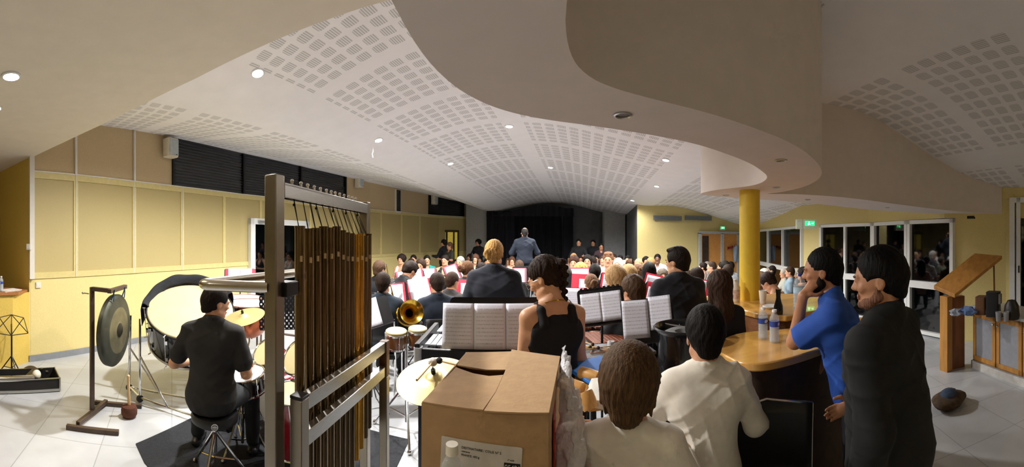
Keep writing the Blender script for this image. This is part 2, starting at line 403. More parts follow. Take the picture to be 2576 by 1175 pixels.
# right wall with windows
def seg_pt(a, b, t): return (a[0]+(b[0]-a[0])*t, a[1]+(b[1]-a[1])*t)
wall_strip(RW, 2.13, ctop, 'wall_right_upper', M_wall)
def hw(px): s, r = ray_wall(px, RW); return s
def wall_piece(s0, s1, z0, z1, name, m=None): return wall_strip(cut(RW, s0, s1), z0, z1, name, m or M_wall)
sW = [hw(1905), hw(2022), hw(2066), hw(2201), hw(2403), hw(2541)]
totR = sum(math.dist(a, b) for a, b in zip(RW[:-1], RW[1:]))
wall_piece(0, sW[0], 0, 2.13, 'wall_right'); wall_piece(sW[1], sW[2], 0, 2.13, 'wall_right_pier'); wall_piece(sW[4], sW[5], 0, 2.13, 'wall_right_corner')
def window(s0, s1, n, idx, z0=0.03, z1=2.12, rail=0.93, mull=2):
    a = along(RW, s0)[0]; b2 = along(RW, s1)[0]; an = math.atan2(b2[1]-a[1], b2[0]-a[0]); W = math.dist(a, b2)
    T = Matrix.Translation((a[0], a[1], 0)) @ Matrix.Rotation(an, 4, 'Z')
    f = MB(); t = .07
    f.box((t/2, -.03, (z0+z1)/2), (t, .1, z1-z0), T).box((W-t/2, -.03, (z0+z1)/2), (t, .1, z1-z0), T)
    f.box((W/2, -.03, z1-t/2), (W, .1, t), T).box((W/2, -.03, z0+.03), (W, .1, .06), T).box((W/2, -.03, rail), (W, .1, .13), T)
    for k in range(1, mull): f.box((W*k/mull, -.03, (z0+z1)/2), (.06, .09, z1-z0), T)
    o = struct(f, 'window_%d' % idx, M_frame, smooth=False)
    MB().box((W/2, .0, (rail+z1)/2), (W-.04, .02, z1-rail-.05), T).build('pane', M_glass, o, smooth=False)
    MB().box((W/2, .0, (z0+rail)/2), (W-.04, .02, rail-z0-.05), T).build('pane', M_glass, o, smooth=False)
    return o
window(sW[0], sW[1], 3, 3, mull=3); window(sW[2], sW[3], 2, 4); 
window(sW[3], hw(2288), 2, 5, mull=1); window(hw(2288), sW[4], 2, 6, mull=1)
# right edge door: white frame, glass panel with warm light behind
a = along(RW, sW[5]); s2 = totR
T = Matrix.Translation((a[0][0], a[0][1], 0)) @ Matrix.Rotation(a[1], 4, 'Z')
d = MB()
for x0, x1 in ((0, .09), (.12, .19), (1.0, 1.1)): d.box(((x0+x1)/2, -.03, 1.24), (x1-x0, .1, 2.48), T)
d.box((.55, -.03, 2.44), (1.1, .1, .09), T).box((.55, -.02, .05), (1.1, .1, .1), T)
dn = struct(d, 'door_2', M_frame, smooth=False)
MB().box((.6, 0.02, 1.24), (.84, .02, 2.4), T).build('pane', M_glass, dn, smooth=False)
wall_strip([T @ Vector((1.1, 0, 0)), (6.3, SWB)] and [tuple((T @ Vector((1.1, 0, 0)))[:2]), (6.3, SWB)], 0, 2.6, 'wall_right_south', M_wall)
MB().box((.165, -.095, 1.25), (.02, .02, .12), T).build('door_handle', M_black, dn)
# back: yellow wall right, stage
YB = 11.1
xl = 4.05
wall_strip([(xl, YB), (9.0, YB+.12)], 0, ctop, 'wall_back', M_wall)
wall_strip([(xl, YB), (xl+.9, 15.3)], 0, ctop, 'wall_stage_side', M_greyw)
wall_strip([(-2.9, 15.2), (5.2, 15.3)], 0, ctop, 'wall_stage_back', M_greyw)
struct(MB().prism([(3.75,14.2),(4.65,14.2),(4.65,14.5),(3.75,14.5)], 0, ctop), 'wall_stage_pier', mat('pale_pier', 'a9abab', .8), smooth=False)
struct(MB().prism([(-1.93,14.95),(-1.03,14.95),(-1.03,15.1),(-1.93,15.1)], 0, ctop), 'wall_stage_left', mat('pale_pier', 'a9abab', .8), smooth=False)
# stage curtain (folded) with wavy valance and black opening
ct = thing('stage_curtain', 'black stage curtain filling the opening at the dark far end of the hall', 'curtain', (0, 0, 0))
def fold(x0, x1, y, z0, ztop, n, amp=.05):
    mb = MB(); q = int((x1-x0)/.02)
    mb.grid(lambda i, j: (x0+(x1-x0)*i, y+amp*math.sin(i*(x1-x0)*20)+.02*math.sin(i*71), z0+(ztop(x0+(x1-x0)*i)-z0)*j), q, 1)
    return mb
fold(-1.05, .1, 14.75, 0.05, lambda x: 2.95, 9).build('curtain_wing', M_curt, ct, angle=180)
fold(.1, 2.1, 14.9, 0.05, lambda x: 2.85, 9).build('backdrop', mat('backdrop_black', '07070d', .95), ct, angle=180)
fold(2.1, 2.55, 14.75, 0.05, lambda x: 3.05, 9).build('curtain_wing', M_curt, ct, angle=180)
mb = MB(); mb.grid(lambda i, j: (-1.05+3.6*i, 14.6+.02*math.sin(i*90), 2.72+(0.25+.22*math.sin(PI*(i*1.5-.5)) if i < .9 else .35)*j+.0*i), 120, 2)
mb.build('valance', M_curt, ct, angle=180)
# door in back wall
bd = MB()
dx0, dx1 = YB*math.tan(TH(1757)), YB*math.tan(TH(1858))
for x0, x1 in ((dx0, dx0+.1), ((dx0+dx1)/2+.05, (dx0+dx1)/2+.17), (dx1-.1, dx1)): bd.box(((x0+x1)/2, YB-.03, 1.0), (x1-x0, .08, 2.0))
bd.box(((dx0+dx1)/2, YB-.03, 2.02), (dx1-dx0, .08, .09))
bdn = struct(bd, 'door_3', mat('pale_grey_frame', 'b9bec2', .5), smooth=False)
mo = mat('orange_room', 'd89a52', .8, var=.06)
MB().box(((dx0+dx1)/2, YB-.01, 1.0), (dx1-dx0-.1, .02, 2.0)).build('door_leaf', mo, bdn, smooth=False)
MB().box((dx0+.28, YB-.03, 1.25), (.25, .03, 1.3)).build('notice_board', mat('dark_board', '3a2c22', .8, var=.3, scale=9), bdn, smooth=False)
# lit doorway far left
px0 = ray_wall(1118, LW)[0]; px1 = ray_wall(1152, LW)[0]; a = along(LW, px0)[0]; b2 = along(LW, px1)[0]; an = math.atan2(b2[1]-a[1], b2[0]-a[0]); W = math.dist(a, b2)
T = Matrix.Translation((a[0]+.03, a[1], 0)) @ Matrix.Rotation(an, 4, 'Z')
fo = MB().box((W*.1, 0, 1.05), (W*.1, .06, 2.1), T).box((W*.95, 0, 1.05), (W*.1, .06, 2.1), T).box((W/2, 0, 2.12), (W, .06, .08), T).box((W*.62, 0, 1.05), (W*.1, .05, 2.1), T)
fo = struct(fo, 'door_4', mat('dark_door_frame', '4b4326', .6), smooth=False)
MB().box((W/2, .01, 1.05), (W*.9, .02, 2.08), T).build('lit_pane', mat('lit_corridor', 'c9b04a', .6, emit=.22), fo, smooth=False)
# grilles on back wall
for i, (p0, p1) in enumerate(((1643, 1714), (1722, 1789))):
    x0, x1 = YB*math.tan(TH(p0)), YB*math.tan(TH(p1)); z = CH+(HZ-549)/F*math.hypot((x0+x1)/2, YB)
    g = thing('air_grille', ('long grey air grille on the yellow back wall, %s of the pair' % ('left' if i == 0 else 'right')), 'vent', ((x0+x1)/2, YB-.03, z))
    MB().box((0, 0, 0), (x1-x0, .03, .16)).build('frame', mat('grille_grey', '6f757a', .5), g, smooth=False)
    mb = MB()
    for k in range(5): mb.box((0, -.02, -.06+.03*k), (x1-x0-.04, .015, .014))
    mb.build('slats', mat('grille_slat', '8b9196', .5), g, smooth=False)
# yellow column standing on the bar
cx, cy = XY(1886, 3.33)
col = MB().cyl((cx, cy, 1.20), (cx, cy, SB), .096, n=40)
tag(col.build('column', mat('column_yellow', 'e6c33a', .45, var=.03), None), 'round yellow column rising from the wooden bar to the curved ceiling', 'column')

# ------------------------------------------------------------------ lights of the room
def downlight(px, py, on, label, power=0, colr=(1, .97, .93), z=None, blend=.6, size=2.5, rs=.75):
    p = hit_ceil(px, py) if z is None else Pz(px, py, z)
    e = .02
    q = Vector((ceil_z(p.x+e, p.y)-ceil_z(p.x-e, p.y), ceil_z(p.x, p.y+e)-ceil_z(p.x, p.y-e), -2*e)).normalized() if z is None else Vector((0, 0, -1))
    t = thing('ceiling_light', label, 'light', p)
    t.scale = (rs, rs, rs); t.rotation_euler = (-q).to_track_quat('Z', 'Y').to_euler()
    MB().lathe([(.098, 0), (.098, -.012), (.078, -.018), (.07, .0)], 24).build('rim', M_frame if on else M_alu, t)
    MB().lathe([(.0001, -.006), (.071, -.006)], 24).build('lamp', mat('lamp_on', 'ffffff', .5, emit=60) if on else mat('lamp_off', '3b3a38', .3), t)
    if on:
        l = bpy.data.lights.new('lamp_light', 'SPOT'); l.energy = power; l.color = colr; l.spot_size = 2.85; l.spot_blend = blend; l.shadow_soft_size = .07
        lo = bpy.data.objects.new('lamp_light', l); C.objects.link(lo); lo.parent = t; lo.location = (0, 0, -.03)
        lo.rotation_euler = t.rotation_euler.to_matrix().inverted().to_euler()
    return t
mat('lamp_on', 'ffffff', .5, emit=60).cycles.emission_sampling = 'NONE'
E0 = 340
for px, py, pw, lb in ((648,183,1.15,'lit ceiling downlight nearest, above the drum kit on the left'), (952,352,1.0,'lit ceiling downlight with a thread hanging under it, over the left chairs'),
        (1133,411,.8,'lit ceiling downlight in the left row, farthest from the drum kit'), (1281,317,1.0,'lit ceiling downlight between the perforated strips, nearest in the middle'),
        (1385,421,.9,'lit ceiling downlight in the middle row, behind the nearest one'), (1675,402,1.0,'lit ceiling downlight right of the last perforated strip, largest of three'),
        (1652,468,.9,'lit ceiling downlight in the right row, middle of the three'), (1591,504,.25,'lit ceiling downlight at the end of the right row near the stage')):
    downlight(px, py, True, lb, E0*pw)
downlight(28, 190, True, 'warm lit downlight in the flat ceiling at the far left', 30, (1, .8, .5), z=SOF)
for px, py, lb in ((1567,289,'unlit downlight in the curved bulkhead, largest and nearest'), (1965,403,'unlit downlight at the widest bend of the curved bulkhead'), (1953,471,'unlit downlight in the curved bulkhead just above the column'),
        (1826,491,'unlit downlight at the hooked tip of the bulkhead, left of the column'), (2032,502,'unlit downlight in the bulkhead just right of the column'), (2232,522,'unlit downlight in the thin bulkhead above the right windows')):
    downlight(px, py, False, lb, z=SB, rs=.36)

# unseen warm fill lamp, added behind the camera to brighten the right side
bl = thing('ceiling_light', 'round warm opal fill lamp added unseen behind the bar area', 'light', (3.6, -2.2, 2.75))
MB().lathe([(.0001, -.06), (.12, -.045), (.17, 0), (.17, .05)], 24).build('shade', mat('fill_opal_glow', 'ffe2b0', .5, emit=3), bl)
MATS['fill_opal_glow'].cycles.emission_sampling = 'NONE'
l = bpy.data.lights.new('fill_bulb', 'POINT'); l.energy = 5; l.color = (1, .84, .6); l.shadow_soft_size = .15
lo = bpy.data.objects.new('fill_bulb', l); C.objects.link(lo); lo.parent = bl; lo.location = (0, 0, -.25)
MB().cyl((0,0,.05),(0,0,.3),.02).build('stem', M_white, bl)

for i, (x, y, pw) in enumerate(((-1.5, -1.0, 14), (-3.2, .4, 30), (.9, -1.7, 4))):  # unseen fill downlights, added to lift the foreground and people's backs
    zz_ = SOF if i < 2 else ceil_z(x, y)
    t = thing('ceiling_light', ['added fill downlight in the flat soffit behind the photographer', 'added fill downlight in the flat soffit above the gong', 'added fill downlight over the bar floor behind the photographer'][i], 'light', (x, y, zz_)); t.scale = (.75,)*3
    MB().lathe([(.098, 0), (.098, -.012), (.078, -.018), (.07, .0)], 24).build('rim', M_frame, t); MB().lathe([(.0001, -.006), (.071, -.006)], 24).build('lamp', MATS['lamp_on'], t)
    l = bpy.data.lights.new('lamp_light', 'SPOT'); l.energy = pw; l.color = (1, .9, .76); l.spot_size = 2.5; l.spot_blend = .7; l.shadow_soft_size = .08
    lo = bpy.data.objects.new('lamp_light', l); C.objects.link(lo); lo.parent = t; lo.location = (0, 0, -.03)
# ------------------------------------------------------------------ people: smooth-union bodies meshed with surface nets
V3 = lambda *a: np.array(a, float)
def rot(yaw=0, pitch=0, roll=0):     # yaw about Z (left +), pitch forward +, roll
    return np.array((Matrix.Rotation(yaw, 3, 'Z') @ Matrix.Rotation(-pitch, 3, 'X') @ Matrix.Rotation(roll, 3, 'Y')))
class Sdf:
    def __init__(s, h): s.h = h; s.ops = []
    def cap(s, a, b, r1, r2=None, k=.02, sq=None, op='+'):     # tapered capsule; sq=(axis, factor)
        a = V3(*a); b = V3(*b); r2 = r1 if r2 is None else r2; m = max(r1, r2)
        if sq is not None: sq = (V3(*sq[0])/np.linalg.norm(sq[0]), sq[1]); m *= max(1, sq[1])
        s.ops.append((op, 'cap', (a, b, r1, r2, sq), k, np.minimum(a, b)-m, np.maximum(a, b)+m)); return s
    def ell(s, c, r, R=None, k=.02, op='+'):
        c = V3(*c); r = V3(*r); R = np.eye(3) if R is None else R; m = max(r)
        s.ops.append((op, 'ell', (c, r, R), k, c-m, c+m)); return s
    def plane(s, p, n, k=.008): s.ops.append(('&', 'pl', (V3(*p), V3(*n)/np.linalg.norm(n)), k, None, None)); return s
    def noise(s, fn): s.ops.append(('n', 'fn', fn, 0, None, None)); return s
    def add(s, o): s.ops += o.ops; return s
    def mesh(s):
        h = s.h; lo = np.min([o[4] for o in s.ops if o[4] is not None and o[0] == '+'], axis=0)-3*h-.02
        hi = np.max([o[5] for o in s.ops if o[4] is not None and o[0] == '+'], axis=0)+3*h+.02
        n = np.ceil((hi-lo)/h).astype(int)+1
        ax = [lo[i]+h*np.arange(n[i]) for i in range(3)]
        D = np.full(n, .06, np.float32)
        for op, kind, a, k, bl, bh in s.ops:
            if bl is not None:
                mg = k+4*h+.01
                i0 = np.clip(np.floor((bl-mg-lo)/h).astype(int), 0, n); i1 = np.clip(np.ceil((bh+mg-lo)/h).astype(int)+1, 0, n)
                if (i1 <= i0).any(): continue
            else: i0 = np.zeros(3, int); i1 = n
            sl = tuple(slice(i0[i], i1[i]) for i in range(3))
            X = ax[0][sl[0]][:, None, None]; Y = ax[1][sl[1]][None, :, None]; Z = ax[2][sl[2]][None, None, :]
            if kind == 'cap':
                A, B, r1, r2, sq = a; ba = B-A; L2 = max(float(ba@ba), 1e-9)
                px, py, pz = X-A[0], Y-A[1], Z-A[2]
                h_ = np.clip((px*ba[0]+py*ba[1]+pz*ba[2])/L2, 0, 1)
                qx, qy, qz = px-h_*ba[0], py-h_*ba[1], pz-h_*ba[2]
                if sq:
                    u, f = sq; dt = qx*u[0]+qy*u[1]+qz*u[2]; e = dt*(1/f-1)
                    qx = qx+u[0]*e; qy = qy+u[1]*e; qz = qz+u[2]*e
                d = np.sqrt(qx*qx+qy*qy+qz*qz)-(r1+(r2-r1)*h_)
                if sq: d = d*min(1, sq[1]*1.15)
            elif kind == 'ell':
                c, r, R = a; px, py, pz = X-c[0], Y-c[1], Z-c[2]
                q = [(px*R[0, i]+py*R[1, i]+pz*R[2, i])/r[i] for i in range(3)]
                k0 = np.sqrt(q[0]**2+q[1]**2+q[2]**2)+1e-9
                k1 = np.sqrt((q[0]/r[0])**2+(q[1]/r[1])**2+(q[2]/r[2])**2)+1e-9
                d = k0*(k0-1)/k1
            elif kind == 'pl': p, nn = a; d = (X-p[0])*nn[0]+(Y-p[1])*nn[1]+(Z-p[2])*nn[2]
            elif kind == 'fn': D += a(X, Y, Z).astype(np.float32); continue
            E_ = D[sl]; kk = max(k, 1e-4)
            if op == '+': g = np.clip(.5+.5*(E_-d)/kk, 0, 1); D[sl] = E_*(1-g)+d*g-kk*g*(1-g)
            elif op == '-': g = np.clip(.5-.5*(E_+d)/kk, 0, 1); D[sl] = E_*(1-g)+(-d)*g+kk*g*(1-g)
            elif op == '&': g = np.clip(.5-.5*(d-E_)/kk, 0, 1); D[sl] = d*(1-g)+E_*g+kk*g*(1-g)
        D[0] = D[-1] = .06; D[:, 0] = D[:, -1] = .06; D[:, :, 0] = D[:, :, -1] = .06
        return nets(D, lo, h)
def nets(D, lo, h):
    S = D < 0; n = D.shape
    c = np.zeros(tuple(i-1 for i in n), np.uint8)
    corners = [(i, j, k) for i in (0, 1) for j in (0, 1) for k in (0, 1)]
    for i, j, k in corners: c += S[i:n[0]-1+i, j:n[1]-1+j, k:n[2]-1+k]
    act = (c > 0) & (c < 8); idx = np.full(c.shape, -1, np.int64); I = np.argwhere(act); idx[act] = np.arange(len(I))
    acc = np.zeros((len(I), 3)); cnt = np.zeros(len(I))
    val = {q: D[I[:, 0]+q[0], I[:, 1]+q[1], I[:, 2]+q[2]] for q in corners}
    for a in corners:
        for x in range(3):
            if a[x] == 0:
                b = list(a); b[x] = 1; b = tuple(b); va, vb = val[a], val[b]; m = (va < 0) != (vb < 0)
                t = np.where(m, va/np.where(m, va-vb, 1), 0)
                pt = np.tile(np.array(a, float), (len(I), 1)); pt[:, x] = t
                acc += np.where(m[:, None], pt, 0); cnt += m
    vs = lo+(I+acc/np.maximum(cnt, 1)[:, None])*h
    fs = []
    for x in range(3):
        y, z = (x+1) % 3, (x+2) % 3
        sl0 = [slice(None)]*3; sl1 = [slice(None)]*3; sl0[x] = slice(0, n[x]-1); sl1[x] = slice(1, n[x])
        cr = S[tuple(sl0)] != S[tuple(sl1)]
        E_ = np.argwhere(cr); inside0 = S[tuple(sl0)][cr]
        ok = (E_[:, y] > 0) & (E_[:, z] > 0) & (E_[:, y] < n[y]-1) & (E_[:, z] < n[z]-1); E_ = E_[ok]; inside0 = inside0[ok]
        def at(dy, dz):
            q = E_.copy(); q[:, y] += dy; q[:, z] += dz; return idx[q[:, 0], q[:, 1], q[:, 2]]
        f = np.stack([at(-1, -1), at(0, -1), at(0, 0), at(-1, 0)], 1)
        f[~inside0] = f[~inside0][:, ::-1]; fs.append(f)
    fs = np.concatenate(fs); fs = fs[(fs >= 0).all(1)]
    return vs, fs
def np_mesh(name, vs, fs, m=None, smooth_it=0):
    me = bpy.data.meshes.new(name); me.vertices.add(len(vs)); me.vertices.foreach_set('co', vs.astype(np.float32).ravel())
    me.loops.add(len(fs)*4); me.loops.foreach_set('vertex_index', fs.astype(np.int32).ravel())
    me.polygons.add(len(fs)); me.polygons.foreach_set('loop_start', np.arange(0, len(fs)*4, 4, dtype=np.int32))
    me.update(calc_edges=True); me.validate()
    me.polygons.foreach_set('use_smooth', np.ones(len(me.polygons), bool)); me.update()
    if m is not None: me.materials.append(m)
    return me

M_skin = mat('skin', 'c98f6c', .5, objcol=True, var=.04, scale=30)
M_cloth = mat('cloth', '888888', .85, objcol=True, var=.05, scale=12, bump=.25, bscale=9)
M_hair = mat('hair', '2a1c12', .62, objcol=True, var=.35, scale=10, stretch=(14, 14, 1.2), bump=.5, spec=.14)
M_shoe = mat('shoe', '15151a', .4, objcol=True)
M_eye = mat('eye_dark', '2a2220', .2)

# ---- skeleton -------------------------------------------------------------
def skeleton(p):
    """local coordinates: +Y is where the person faces, +X the right hand side, z from the floor"""
    J = {}; sit = p.get('sit', False); H = p.get('hip', .50 if sit else .95)
    J['pel'] = V3(0, 0, H)
    R = rot(p.get('twist', 0), p.get('lean', 0), p.get('roll', 0)); J['R'] = R
    T = lambda x, y, z: J['pel']+R@V3(x, y, z); J['T'] = T
    wd = p.get('w', 1.0); J['w'] = wd
    for s_, n in ((-1, 'L'), (1, 'R')):
        sh = V3(.178*s_*wd, -.01, .452)+V3(*p.get('sh'+n, (0, 0, 0)))
        J['sh'+n] = T(*sh)
        e = p.get('el'+n, (.05*s_, -.02, -.29)); wv = p.get('wr'+n, (.0, .08, -.24))
        e = V3(*e); e = e/np.linalg.norm(e)*.285; wv = V3(*wv); wv = wv/np.linalg.norm(wv)*.255
        if p.get('arms_world'): J['el'+n] = J['sh'+n]+e; J['wr'+n] = J['el'+n]+wv
        else: J['el'+n] = J['sh'+n]+R@e; J['wr'+n] = J['el'+n]+R@wv
        hp = J['pel']+rot(p.get('twist', 0)*.5)@V3(.09*s_, 0, -.02); J['hip'+n] = hp
        if sit:
            kn = V3(.12*s_, .43, .50-.02)+V3(*p.get('kn'+n, (0, 0, 0))); J['kn'+n] = kn; J['an'+n] = V3(kn[0]*1.1, kn[1]-.03, .09)+V3(*p.get('an'+n, (0, 0, 0)))
        else:
            J['kn'+n] = V3(.10*s_, .015, .50)+V3(*p.get('kn'+n, (0, 0, 0))); J['an'+n] = V3(.11*s_, -.02, .09)+V3(*p.get('an'+n, (0, 0, 0)))
    J['nk'] = T(0, -.015, .50); HR = R@rot(p.get('hyaw', 0), p.get('hpitch', 0), p.get('hroll', 0))
    if p.get('hworld'): HR = rot(p.get('hyaw', 0), p.get('hpitch', 0), p.get('hroll', 0))
    J['HR'] = HR; J['hb'] = T(0, 0, .575)       # base of the skull
    J['hc'] = J['hb']+HR@V3(0, .015, .10)
    return J
def arm_hand(S, J, p, n, det):
    s_ = -1 if n == 'L' else 1
    S.cap(J['sh'+n], J['el'+n], .047, .038, k=.03); S.cap(J['el'+n], J['wr'+n], .040, .026, k=.02)
    if np.linalg.norm(J['wr'+n]) == 0: return
    d = p.get('hd'+n); d = (J['wr'+n]-J['el'+n]) if d is None else V3(*d); d = d/np.linalg.norm(d)
    pn = V3(*p.get('pn'+n, (-s_, 0, 0)))       # palm normal
    pn = pn-d*(pn@d); pn /= max(np.linalg.norm(pn), 1e-6); sd = np.cross(d, pn)*(1 if n == 'R' else -1)   # towards the thumb
    w_ = J['wr'+n]; c = w_+d*.045
    S.cap(w_, w_+d*.07, .026, .030, k=.015, sq=(pn, .55))
    curl = p.get('curl'+n, .5); fr = .0085 if det else .010
    for i, (off, ln) in enumerate(((.026, .068), (.009, .078), (-.008, .073), (-.024, .058))):
        b0 = w_+d*(.088-abs(off)*.15)+sd*off; a = 0; q = b0
        if det:
            for j, f in enumerate((.45, .32, .23)):
                a += curl*(.7 if j == 0 else 1.0); nd = d*math.cos(a)+pn*math.sin(a); q2 = q+nd*ln*f; S.cap(q, q2, fr-.001*j, fr-.001*(j+1), k=.004); q = q2
        else:
            nd = d*math.cos(curl)+pn*math.sin(curl); S.cap(q, q+nd*ln*.9, fr, fr*.8, k=.004)
    tb = w_+d*.025+sd*.028; t1 = tb+(d*.6+sd*.7+pn*.35)*.038; t2 = t1+(d*.9+sd*.15+pn*.4)*.032
    S.cap(tb, t1, .012, .010, k=.01); S.cap(t1, t2, .0098, .008, k=.004)
def scale_ops(S, c, k):
    for i, (op, kind, a, kk, bl, bh) in enumerate(S.ops):
        f = lambda v: c+(v-c)*k
        if kind == 'cap': a = (f(a[0]), f(a[1]), a[2]*k, a[3]*k, a[4])
        elif kind == 'ell': a = (f(a[0]), a[1]*k, a[2])
        S.ops[i] = (op, kind, a, kk*k, f(bl), f(bh))
def head_sdf(S0, J, det, hs=1.0):
    S = Sdf(S0.h); head_ops(S, J, det)
    if hs != 1.0: scale_ops(S, J['hb'], hs)
    S0.add(S)
def head_ops(S, J, det):
    HR = J['HR']; c = J['hb']; g = lambda x, y, z: c+HR@V3(x, y, z)
    S.cap(J['nk']-J['R']@V3(0, 0, .03), g(0, -.012, .04), .060, .056, k=.03)
    S.ell(g(0, -.005, .125), (.076, .096, .095), HR, k=.01)          # cranium
    S.ell(g(0, .035, .085), (.063, .064, .075), HR, k=.03)           # face
    S.cap(g(-.028, .045, .015), g(.028, .045, .015), .030, k=.03)      # jaw
    S.ell(g(0, .078, .006), (.022, .020, .018), HR, k=.015)          # chin
    S.cap(g(-.048, .01, .03), g(-.03, .055, .012), .022, .016, k=.02); S.cap(g(.048, .01, .03), g(.03, .055, .012), .022, .016, k=.02)
    S.cap(g(0, .093, .102), g(0, .112, .070), .0072, .0098, k=.012)   # nose
    S.cap(g(-.010, .102, .065), g(.010, .102, .065), .0072, k=.008)
    if det:
        for s_ in (-1, 1):
            S.ell(g(.031*s_, .101, .098), (.017, .013, .012), HR, k=.012, op='-')     # eye socket
            S.ell(g(.031*s_, .0845, .097), (.0145, .0135, .0125), HR, k=.003)
            S.cap(g(.015*s_, .098, .113), g(.045*s_, .090, .113), .007, k=.010)   # brow
            S.ell(g(.043*s_, .074, .070), (.018, .016, .018), HR, k=.014)       # cheek
        S.cap(g(-.018, .092, .038), g(.018, .092, .038), .0065, .0065, k=.006)        # lips
        S.cap(g(-.014, .091, .028), g(.014, .091, .028), .0068, k=.006)
    for s_ in (-1, 1):
        S.ell(g(.077*s_, -.002, .085), (.008, .018, .030), HR@rot(0, -.15), k=.008)
        if det: S.ell(g(.087*s_, .004, .088), (.007, .009, .017), HR, k=.005, op='-')
def body_sdf(p, h):
    J = skeleton(p); S = Sdf(h); T = J['T']; w = J['w']; R = J['R']; det = h < .009; ya = R@V3(0, 1, 0)
    fat = p.get('fat', 0)
    S.cap(T(-.075*w, 0, .36), T(.075*w, 0, .36), .118, k=.05, sq=(ya, .88))
    S.ell(T(0, .0, .17), (.142*w+fat, .098+fat, .15), R, k=.06)
    S.ell(J['pel']+V3(0, 0, .01), (.162*w, .115+fat*.5, .12), None, k=.06)
    S.cap(T(-.11*w, -.01, .43), T(.11*w, -.01, .43), .055, k=.05)
    S.cap(T(0, -.02, .535), J['shL'], .046, .045, k=.03); S.cap(T(0, -.02, .535), J['shR'], .046, .045, k=.03)
    if p.get('bust'): 
        for s_ in (-1, 1): S.ell(T(.075*s_, .085, .32), (.062, .055, .06), R, k=.03)
    head_sdf(S, J, det, p.get('hs', 1.0))
    for n in 'LR':
        arm_hand(S, J, p, n, det)
        S.cap(J['hip'+n], J['kn'+n], .083, .054, k=.04); S.cap(J['kn'+n], J['an'+n], .053, .036, k=.02)
        fd = V3(*p.get('ft'+n, (0, 1, 0))); S.cap(J['an'+n]+V3(0, 0, -.04)-fd*.03, J['an'+n]+V3(0, 0, -.055)+fd*.13, .036, .028, k=.02, sq=((0, 0, 1), .8))
    return S, J
def wrinkle(amp, f=1.0, seed=0):
    ph = [seed*1.7+i*2.1 for i in range(8)]
    def fn(X, Y, Z):
        o = 0
        for k, (a, b, c) in enumerate(((9, 4, 30), (-16, 6, 27), (26, -9, 20))):
            p_ = f*(a*X+b*Y+c*Z)+1.6*np.sin(f*(7*X-5*Z+4*Y)+ph[k])+ph[k+3]
            m_ = np.clip(np.sin(f*(8+2*k)*X+ph[k+1])*np.sin(f*(7+k)*Z+3*Y+ph[k+2])+.35, 0, 1.35)
            o = o+(1-np.abs(np.sin(p_)))**2*m_
        return -amp*1.25*o
    return fn
def shirt_sdf(p, J, h, sleeve='short', inf=.016, hem=-.06, neck=.055, collar=False, wr=.0026, seed=0, tank=False):
    S = Sdf(h); T = J['T']; w = J['w']; R = J['R']; ya = R@V3(0, 1, 0); fat = p.get('fat', 0)
    S.cap(T(-.075*w, 0, .36), T(.075*w, 0, .36), .118+inf, k=.05, sq=(ya, .88))
    S.ell(T(0, .0, .17), (.150*w+inf+fat, .108+inf+fat, .19), R, k=.06)
    S.ell(J['pel']+V3(0, 0, .0), (.176*w+inf, .130+inf+fat*.5, .17), None, k=.06)
    S.cap(T(0, -.012, .525 if not tank else .47), T(0, -.01, .42), .058+inf*.5, .08, k=.03)
    if p.get('bust'): 
        for s_ in (-1, 1): S.ell(T(.075*s_, .085, .32), (.062+inf*.6, .055+inf*.6, .06+inf*.6), R, k=.03)
    if not tank:
        S.cap(T(-.11*w, -.01, .43), T(.11*w, -.01, .43), .055+inf*.7, k=.05)
        for n in 'LR':
            S.cap(T(0, -.02, .535), J['sh'+n], .046+inf*.5, .046+inf*.8, k=.03)
            sh, el, wr_ = J['sh'+n], J['el'+n], J['wr'+n]
            if sleeve == 'short': S.cap(sh, sh+(el-sh)*.70, .048+inf*.8, .050+inf, k=.03)
            elif sleeve == 'long': S.cap(sh, el, .046+inf*.7, .042+inf*.8, k=.03); S.cap(el, el+(wr_-el)*.95, .042+inf, .030+inf*.8, k=.02)
            elif sleeve == 'elbow': S.cap(sh, el, .047+inf, .046+inf, k=.03); S.cap(el, el+(wr_-el)*.35, .044+inf, .042+inf, k=.02)
    if wr: S.noise(wrinkle(wr, 1, seed))
    S.plane(J['pel']+V3(0, 0, hem), (0, 0, -1))
    up = R@V3(0, .25, 1); S.plane(T(0, 0, .585 if collar else .56), up)
    if not collar: S.cap(T(0, .03, .65), T(0, .06, .50), neck, neck*.9, k=.01, op='-')
    if tank:
        for n, s_ in (('L', -1), ('R', 1)):
            S.cap(T(.215*s_*w, 0, .55), T(.20*s_*w, 0, .36), .085, .06, k=.02, op='-'); None
        S.cap(T(0, .05, .58), T(0, .10, .40), .07, .05, k=.01, op='-'); S.cap(T(0, -.08, .58), T(0, -.13, .49), .07, .05, k=.01, op='-')
    if tank:
        for s_ in (-1, 1):
            q = [T(.095*s_, .105, .36), T(.095*s_, .085, .43), T(.092*s_, .045, .49), T(.092*s_, -.01, .512), T(.092*s_, -.06, .49), T(.092*s_, -.095, .42)]
            for a, b in zip(q[:-1], q[1:]): S.cap(a, b, .024, k=.01)
    if collar:
        c0 = T(0, -.012, .535)
        S2 = [T(.058*math.sin(a), -.012+.062*math.cos(a), .572+.014*math.cos(a+PI)) for a in np.linspace(.55, 2*PI-.55, 12)]
        for a, b in zip(S2[:-1], S2[1:]): S.cap(a+R@V3(0, 0, -.02), b+R@V3(0, 0, -.02), .0165, k=.006)
        for s_ in (-1, 1): S.cap(T(.03*s_, .050, .545), T(.05*s_, .088, .48), .012, .008, k=.006)
    return S
